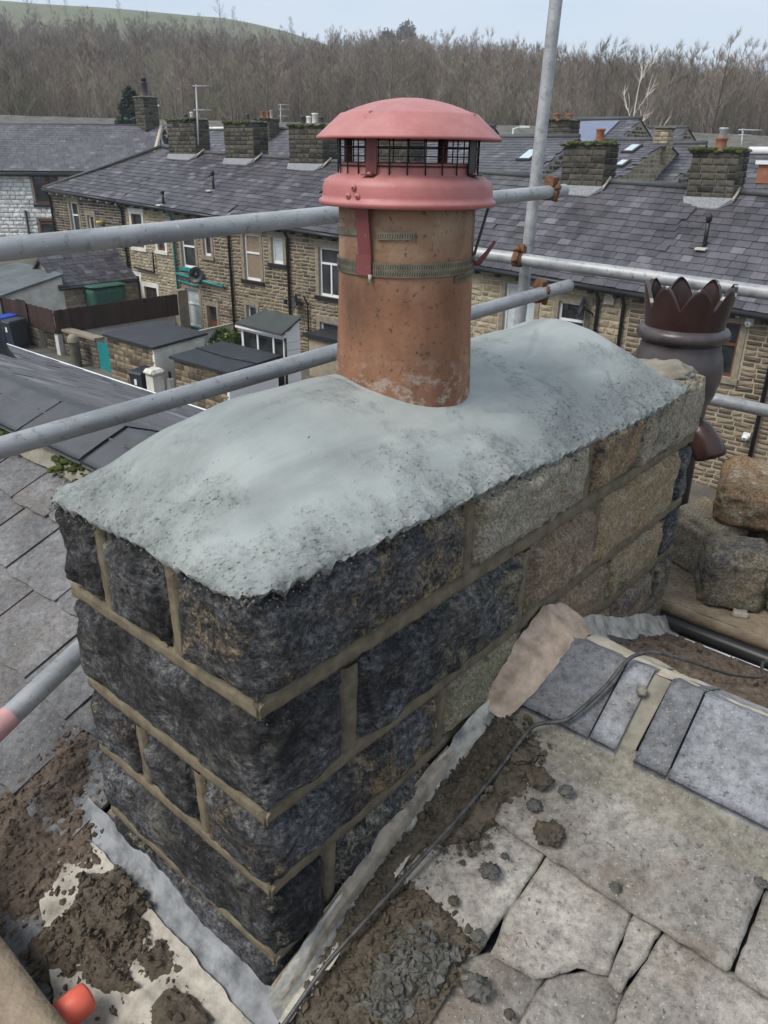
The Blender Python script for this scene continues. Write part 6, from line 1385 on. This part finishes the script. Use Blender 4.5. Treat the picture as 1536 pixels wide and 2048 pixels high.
m = MB(); m.tube([fr(0, -.12, .35), fr(lA2, -.05, .35)], .09, 6); m.build('gutter', M_BLK, hA); m = MB(); m.tube([fr(pxs((-43.473,19.983,-1.191)), -1.9, .08), fr(pxs((-43.473,19.983,-1.191)), -7, .08)], .07, 6); m.build('downpipe', M_BLK, hA)
cA = fr(lA2-.6, 0, -3.6); mini_stack(hA, cA.x, cA.y, .95, .95, A00.z+1.9, A00.z+3.9, 96, pots=((0, .75, .18, M_CROWNG), (0, .95, .14, M_BLK)), limit=0, moss=False)
# lamp posts and aerials
M_LAMP = simple('pale_lamp_column', (.62, .65, .62), (.5, .53, .5), 3, .5, 0)
def lamp(p, h, d, label):
    t = thing('street_lamp', label, 'street lamp', p, 'street lamps behind the terrace'); p = Vector(p); m = MB(); m.tube([p, p+Vector((0, 0, h*.9)), p+Vector((0, 0, h)), p+Vector((d*.35, d*.3, h+.12))], [.13, .10, .08, .07], 8); m.build('column', M_LAMP, t)
    m = MB(); q = p+Vector((d*.35, d*.3, h+.12)); e = Vector((d*.76, d*.65, 0)).normalized(); m.hexa([q+Vector((0, 0, -.06))-e.cross(Vector((0, 0, 1)))*.14, q+e*.8-e.cross(Vector((0, 0, 1)))*.14, q+e*.8+e.cross(Vector((0, 0, 1)))*.14, q+Vector((0, 0, -.06))+e.cross(Vector((0, 0, 1)))*.14], [q+Vector((0, 0, .12))-e.cross(Vector((0, 0, 1)))*.1, q+e*.75+Vector((0, 0, .1))-e.cross(Vector((0, 0, 1)))*.1, q+e*.75+Vector((0, 0, .1))+e.cross(Vector((0, 0, 1)))*.1, q+Vector((0, 0, .12))+e.cross(Vector((0, 0, 1)))*.1]); m.build('lantern', M_LAMP, t)
l = (-48.293,31.672,3.344); lamp((l[0], l[1], l[2]-8), 8, 1, 'pale street lamp between the white house and the first terrace chimney')
l = (-35.606,56.695,2.771); lamp((l[0], l[1], l[2]-8), 8, 1, 'pale street lamp seen just left of the scaffold upright')
def aerial(p0, p1, arms, label):
    t = thing('tv_aerial', label, 'aerial', p0, 'television aerials on the chimneys'); m = MB(); m.tube([p0, p1], .035, 6); m.build('mast', M_GALV, t); p0 = Vector(p0); p1 = Vector(p1)
    for f, ln in arms:
        c = p0+(p1-p0)*f; e = Vector((.76, .65, 0)); m = MB(); m.tube([c-e*.15, c+e*ln], .03, 5)
        for k in range(5): q = c+e*(ln*k/4); s = Vector((-.65, .76, 0))*.28; m.tube([q-s, q+s], .014, 4)
        m.build('arm', M_GALV, t)
aerial((-29.297,21.877,1.038), (-30.109,22.603,3.373), ((.98, .65), (.58, .65)), 'tall television aerial with two arms beside the first terrace chimney')
aerial((-42.607,38.725,2.164), (-43.152,39.267,3.821), ((.97, .6), (.8, .6), (.55, .5)), 'small television aerial cluster behind the second and third chimneys')
aerial((-9.408,30.227,1.07), (-9.564,30.501,1.74), ((.95, .55), (.7, .2)), 'television aerial beside the chimney with the black cowled pot')
# ================================================================ hillside, field and wood
YAW = math.atan2(-_f[0], _f[1]); FH = np.array([-math.sin(YAW), math.cos(YAW)]); RH = np.array([math.cos(YAW), math.sin(YAW)])
cpx = np.array([-900, 0, 200, 450, 600, 730, 900, 1050, 1300, 1536, 2400.]); cdy = np.array([290, 287, 283, 268, 252, 236, 222, 200, 176, 150, 110.])   # skyline rise, pixels above the horizon
def hill_z(x, y):
    dx, dy = x-CAMLOC[0], y-CAMLOC[1]; dep = dx*FH[0]+dy*FH[1]; s = dx*RH[0]+dy*RH[1]; px = 768+1538*s/np.maximum(dep, 1)/.91
    crest = np.interp(px, cpx, cdy)/1538*.826
    zc = .7+crest*320-np.interp(px, [0, 500, 700, 900], [4.0, 5.0, 8.5, 8.5])    # ground height at the crest
    t = np.clip((dep-78)/(320-78), 0, 1.1); z = 1.5+(zc-1.5)*(t**np.interp(px, [0, 600, 800], [1.7, 1.7, 1.35]))
    return z+1.2*fbm(np.stack([x*.02, y*.02, 0*x], 1), 3, 60)*np.clip((dep-80)/40, 0, 1)-np.clip(dep-330, 0, 400)*.10
deps = np.concatenate([np.linspace(70, 330, 60), np.linspace(345, 600, 12)]); rat = np.linspace(-1.5, 1.5, 90)
Dg, Rg = np.meshgrid(deps, rat, indexing='ij'); Xh = CAMLOC[0]+Dg*FH[0]+Dg*Rg*RH[0]; Yh = CAMLOC[1]+Dg*FH[1]+Dg*Rg*RH[1]
Zh = hill_z(Xh.ravel(), Yh.ravel()); Zh = np.where(Dg.ravel() < 72, -4, Zh)
t = NT('hillside_leaf_litter', .95, .1); c_ = t.ramp(t.noise(.09, 6, .65), [(.35, (.045, .036, .026)), (.65, (.085, .066, .048))])
M_HILL = t.done(c_); M_FIELD = simple('pale_green_field', (.155, .165, .10), (.115, .122, .075), .05, .95, 0)
pxg = 768+1538*Rg/.91; Fh = gridfaces(len(deps), len(rat)); mid = ((Dg.ravel()[Fh].mean(1) > 252) & (pxg.ravel()[Fh].mean(1) < 700)).astype(int)
obj('hillside', mesh('hillside', np.c_[Xh.ravel(), Yh.ravel(), Zh], Fh, [M_HILL, M_FIELD], True, mid), kind='structure')
def bark(name, c1, c2):
    t = NT(name, .9, .1); col = t.ramp(t.obj('Random'), [(0, c1), (.5, tuple((a+b)/2 for a, b in zip(c1, c2))), (1, c2)]); col = t.mix(1, col, t.ramp(t.noise(.045, 4, .6), [(.33, .6), (.5, 1), (.68, 1.45)]), 'MULTIPLY'); return t.done(col)
M_BARK = bark('bare_twigs', (.15, .115, .09), (.29, .24, .20)); M_BARK2 = bark('olive_twigs', (.14, .128, .08), (.25, .23, .155)); M_BARK3 = bark('dark_trunk', (.06, .052, .044), (.13, .115, .095)); M_BIRCH = bark('pale_birch', (.42, .38, .33), (.5, .46, .4))
def bare_tree(seed, h, spread, nb=20, twig=.034, per=6, mat_c=M_BARK, mat_t=M_BARK3, r0=.13):
    r = random.Random(seed); T = MB(); C = MB()
    lean = Vector((r.uniform(-.05, .05), r.uniform(-.05, .05), 1)); tp = [lean*(h*f)+Vector((r.uniform(-.1, .1), r.uniform(-.1, .1), 0))*f for f in (0, .25, .5, .75, 1)]
    T.tube(tp, [r0, r0*.8, r0*.55, r0*.3, .02], 5, False)
    def at(f): i = min(3, int(f*4)); return tp[i]+(tp[i+1]-tp[i])*(f*4-i)
    def tw(p, d, ln, w_):
        s = d.cross(Vector((r.uniform(-1, 1), r.uniform(-1, 1), r.uniform(-1, 1)))).normalized()*w_*.5
        C.add([p-s, p+s, p+d*ln], [(0, 1, 2)])
    for b in range(nb):
        f = .07+.90*(b+r.random())/nb; p = at(f); a = r.uniform(0, 6.283); el = r.uniform(.5, 1.15); d = Vector((math.cos(a)*math.cos(el), math.sin(a)*math.cos(el), math.sin(el)))
        ln = spread*(1.15-f)*r.uniform(.7, 1.2)+.6; q = p+d*ln+Vector((0, 0, ln*.12)); C.tube([p, (p+q)/2, q], [r0*.32*(1.1-f), r0*.2*(1.1-f), .012], 3, False)
        for k in range(6):
            g_ = .25+.75*(k+r.random())/6; p2 = p+(q-p)*g_; d2 = (d+Vector((r.uniform(-.8, .8), r.uniform(-.8, .8), r.uniform(-.1, .9)))).normalized(); l2 = ln*.42*r.uniform(.6, 1.2); q2 = p2+d2*l2; tw(p2, d2, l2, twig*1.5)
            for j in range(per): g2 = .15+.85*r.random(); d3 = (d2+Vector((r.uniform(-.7, .7), r.uniform(-.7, .7), r.uniform(-.2, .8)))).normalized(); tw(p2+(q2-p2)*g2, d3, r.uniform(.5, 1.1), twig)
    return (mesh('trunk', T.v, T.f, mat_t, True), mesh('crown', C.v, C.f, mat_c))
BT = [bare_tree(i, h, s, mat_c=mc) for i, (h, s, mc) in enumerate(((12, 3.0, M_BARK), (10.5, 3.2, M_BARK2), (13, 2.6, M_BARK), (11, 2.9, M_BARK), (9.5, 2.7, M_BARK2), (12.5, 3.4, M_BARK)))]
r2 = np.random.default_rng(17); pts = []
for i in range(8500):
    dep = 92+(300-92)*r2.random()**.75; s = (r2.random()-.5)*1.6; pxx = 768+1538*s/.91
    if pxx < 650 and dep > 250: continue
    x, y = CAMLOC[0]+dep*FH[0]+dep*s*RH[0], CAMLOC[1]+dep*FH[1]+dep*s*RH[1]; pts.append((dep, x, y, r2.random()*6.28, (.46+.30*r2.random()**1.5)*min(1.1, 1+.5*fbm(np.array([[x*.05, y*.05, 0]]), 2, 6)[0]), r2.integers(6)))
pts.sort(); zz = hill_z(np.array([p[1] for p in pts]), np.array([p[2] for p in pts]))
def put_tree(me2, p, rz, sc, label, group, cat='tree', name='bare_tree'):
    o = bpy.data.objects.new(name, None); o.location = p; o.rotation_euler = (0, 0, rz); o.scale = (sc, sc, sc); link(o, None, None, label, cat, group)
    for n_, me in zip(('trunk', 'crown'), me2): c = bpy.data.objects.new(n_, me); COL.objects.link(c); c.parent = o
    return o
protos = {}
for (dep, x, y, rz, sc, k), z in list(zip(pts, zz))[:290]:
    o = put_tree(BT[k], (x, y, z-.2), rz, sc, ('olive tinged bare tree in the winter wood on the hillside' if k in (1, 4) else 'grey brown bare tree in the winter wood on the hillside'), 'bare trees at the front of the hillside wood'); protos.setdefault(k, o)
# the rest of the wood: one mass, instances of the same trees
rest = list(zip(pts, zz))[290:]
V = [(p[1], p[2], z-.2) for p, z in rest]; me = mesh('wood', V, [], M_BARK); o = obj('wood', me, kind='stuff', label='leafless winter wood covering the hillside behind the houses', cat='wood')
ng = bpy.data.node_groups.new('wood_instances', 'GeometryNodeTree'); ng.interface.new_socket('Geometry', in_out='INPUT', socket_type='NodeSocketGeometry'); ng.interface.new_socket('Geometry', in_out='OUTPUT', socket_type='NodeSocketGeometry')
N = ng.nodes; gi, go = N.new('NodeGroupInput'), N.new('NodeGroupOutput'); iop = N.new('GeometryNodeInstanceOnPoints'); j2 = N.new('GeometryNodeJoinGeometry')
for k in sorted(protos):
    jj = N.new('GeometryNodeJoinGeometry')
    for c in protos[k].children: oi = N.new('GeometryNodeObjectInfo'); oi.inputs['Object'].default_value = c; oi.transform_space = 'ORIGINAL'; ng.links.new(oi.outputs['Geometry'], jj.inputs[0])
    g2i = N.new('GeometryNodeGeometryToInstance'); ng.links.new(jj.outputs[0], g2i.inputs[0]); ng.links.new(g2i.outputs[0], j2.inputs[0])
rv = N.new('FunctionNodeRandomValue'); rv.data_type = 'FLOAT_VECTOR'; rv.inputs[0].default_value = (0, 0, 0); rv.inputs[1].default_value = (.06, .06, 6.28)
rs = N.new('FunctionNodeRandomValue'); rs.data_type = 'FLOAT'; rs.inputs[2].default_value = .5; rs.inputs[3].default_value = .9; rs.inputs['Seed'].default_value = 3
iop.inputs['Pick Instance'].default_value = True
ng.links.new(gi.outputs[0], iop.inputs['Points']); ng.links.new(j2.outputs[0], iop.inputs['Instance']); ng.links.new(rv.outputs[0], iop.inputs['Rotation']); ng.links.new(rs.outputs[1], iop.inputs['Scale']); ng.links.new(iop.outputs[0], go.inputs[0])
md = o.modifiers.new('instances', 'NODES'); md.node_group = ng
# single trees one can tell apart
bt = bare_tree(77, 9.5, 2.6, nb=9, twig=.05, per=3, mat_c=M_BIRCH, mat_t=M_BIRCH, r0=.16); p = (-25.345,55.32,0.374); put_tree(bt, (p[0], p[1], p[2]-3.5), .5, 1.0, 'pale bare birch tree with white branches behind the skylight roof', None, name='birch_tree')
for i, (u, dep, sc) in enumerate(((-.46, 316, .62), (-.40, 314, .8), (-.375, 317, .7), (-.36, 316, .55), (-.30, 318, .6), (-.19, 315, .85), (-.175, 316, .6), (-.11, 316, .7), (-.02, 314, .7), (.0, 316, .9))):
    x, y = CAMLOC[0]+dep*FH[0]+dep*u*RH[0], CAMLOC[1]+dep*FH[1]+dep*u*RH[1]; z = hill_z(np.array([x]), np.array([y]))[0]; put_tree(BT[i % 6], (x, y, z-.3), i*1.3, sc, 'wispy bare tree standing on the skyline along the field edge', 'bare trees on the skyline')
def conifer(p, h, w_, label, seed, n=2600, group=None):
    t = thing('conifer', label, 'tree', p, group); r2 = np.random.default_rng(seed); V_ = []; F_ = []
    for i in range(n):
        f = r2.random()**.7; rr_ = w_*(1-f)**.75*(.55+.45*r2.random())*(1+.25*math.sin(f*40)); a = r2.random()*6.283; c = np.array([p[0]+rr_*math.cos(a), p[1]+rr_*math.sin(a), p[2]+.4+h*f]); d = r2.normal(size=3)*.16; e = r2.normal(size=3)*.12+np.array([math.cos(a)*.2, math.sin(a)*.2, -.12]); k = len(V_); V_ += [c-d, c+e, c+d]; F_.append((k, k+1, k+2))
    obj('crown', mesh('crown', V_, F_, M_CONIF), t); m = MB(); m.tube([p, (p[0], p[1], p[2]+h*.9)], [.22, .03], 6); m.build('trunk', M_BARK3, t)
t = NT('evergreen_needles', .7, .2); M_CONIF = t.done(t.ramp(t.rnd(), [(0, (.012, .022, .016)), (.7, (.03, .05, .035)), (1, (.06, .085, .055))]))
p = (-58.892,37.846,-0.195); conifer((p[0], p[1], p[2]-2), 7.0, 2.6, 'tall dark evergreen between the white house and the street lamp', 5); p = (-57.766,38.823,-0.176); conifer((p[0], p[1], p[2]-2), 5.0, 2.6, 'lower dark evergreen right of the street lamp', 6)
for i, (a, b) in enumerate(((738, 108), (755, 112))): p = (-231.075,257.106,35.083) if i == 0 else (-228.312,259.285,34.776); conifer((p[0], p[1], p[2]-2), 8, 2.4, 'small dark conifer on the far hillside, '+('left' if i == 0 else 'right')+' of a pair', 8+i, 500)
def round_tree(p, r_, h, label, seed, n=1500):
    t = thing('tree', label, 'tree', p, None); r2 = np.random.default_rng(seed); V_ = []; F_ = []
    for i in range(n):
        q = r2.normal(size=3); q /= np.linalg.norm(q); q *= r_*r2.random()**.4*(1+.25*math.sin(q[0]*5+seed)); c = np.array(p)+q+np.array([0, 0, h]); d = r2.normal(size=3)*.5; e = r2.normal(size=3)*.4; k = len(V_); V_ += [c-d, c+e, c+d]; F_.append((k, k+1, k+2))
    obj('crown', mesh('crown', V_, F_, M_BARK3), t); m = MB(); m.tube([p, (p[0], p[1], p[2]+h)], [.5, .2], 6); m.build('trunk', M_BARK3, t)
for i, (a, b, r_) in enumerate(((812, 70, 5.2), (775, 74, 3.6), (840, 88, 3.2))):
    p = ((-243.352,294.465,42.237), (-249.837,289.795,43.689), (-238.368,298.549,41.933))[i]; round_tree((p[0], p[1], p[2]-3), r_, (7.5, 5, 3.5)[i], ('large dense tree', 'left tree', 'small right tree')[i]+' of the clump on the skyline beside the white farmhouse', 20+i)
p = Vector((-241.931,288.726,42.725)); t = thing('farmhouse', 'tiny white farmhouse on the skyline below a clump of trees', 'house', p); m = MB(); m.box(p+Vector((-3.5, -2.5, -3)), p+Vector((3.5, 2.5, .2))); m.build('wall', M_WHITE, t)
m = MB(); m.prism([p+Vector((-3.7, -2.8, .2)), p+Vector((-3.7, 2.8, .2)), p+Vector((-3.7, 0, 2.4))], (7.4, 0, 0)); m.build('roof', M_WHITE, t)

# ================================================================ valley haze
m = MB(); m.box((-620, -40, -14), (420, 720, 95)); hm = bpy.data.materials.new('haze_air'); hm.use_nodes = True; hn = hm.node_tree.nodes; hn.clear()
ho = hn.new('ShaderNodeOutputMaterial'); hv = hn.new('ShaderNodeVolumePrincipled'); hv.inputs['Color'].default_value = (.86, .90, .96, 1); hv.inputs['Density'].default_value = .0006; hv.inputs['Anisotropy'].default_value = .2
hm.node_tree.links.new(hv.outputs[0], ho.inputs['Volume'])
m.build('haze', hm, kind='stuff', label='thin pale haze in the valley air', cat='haze')
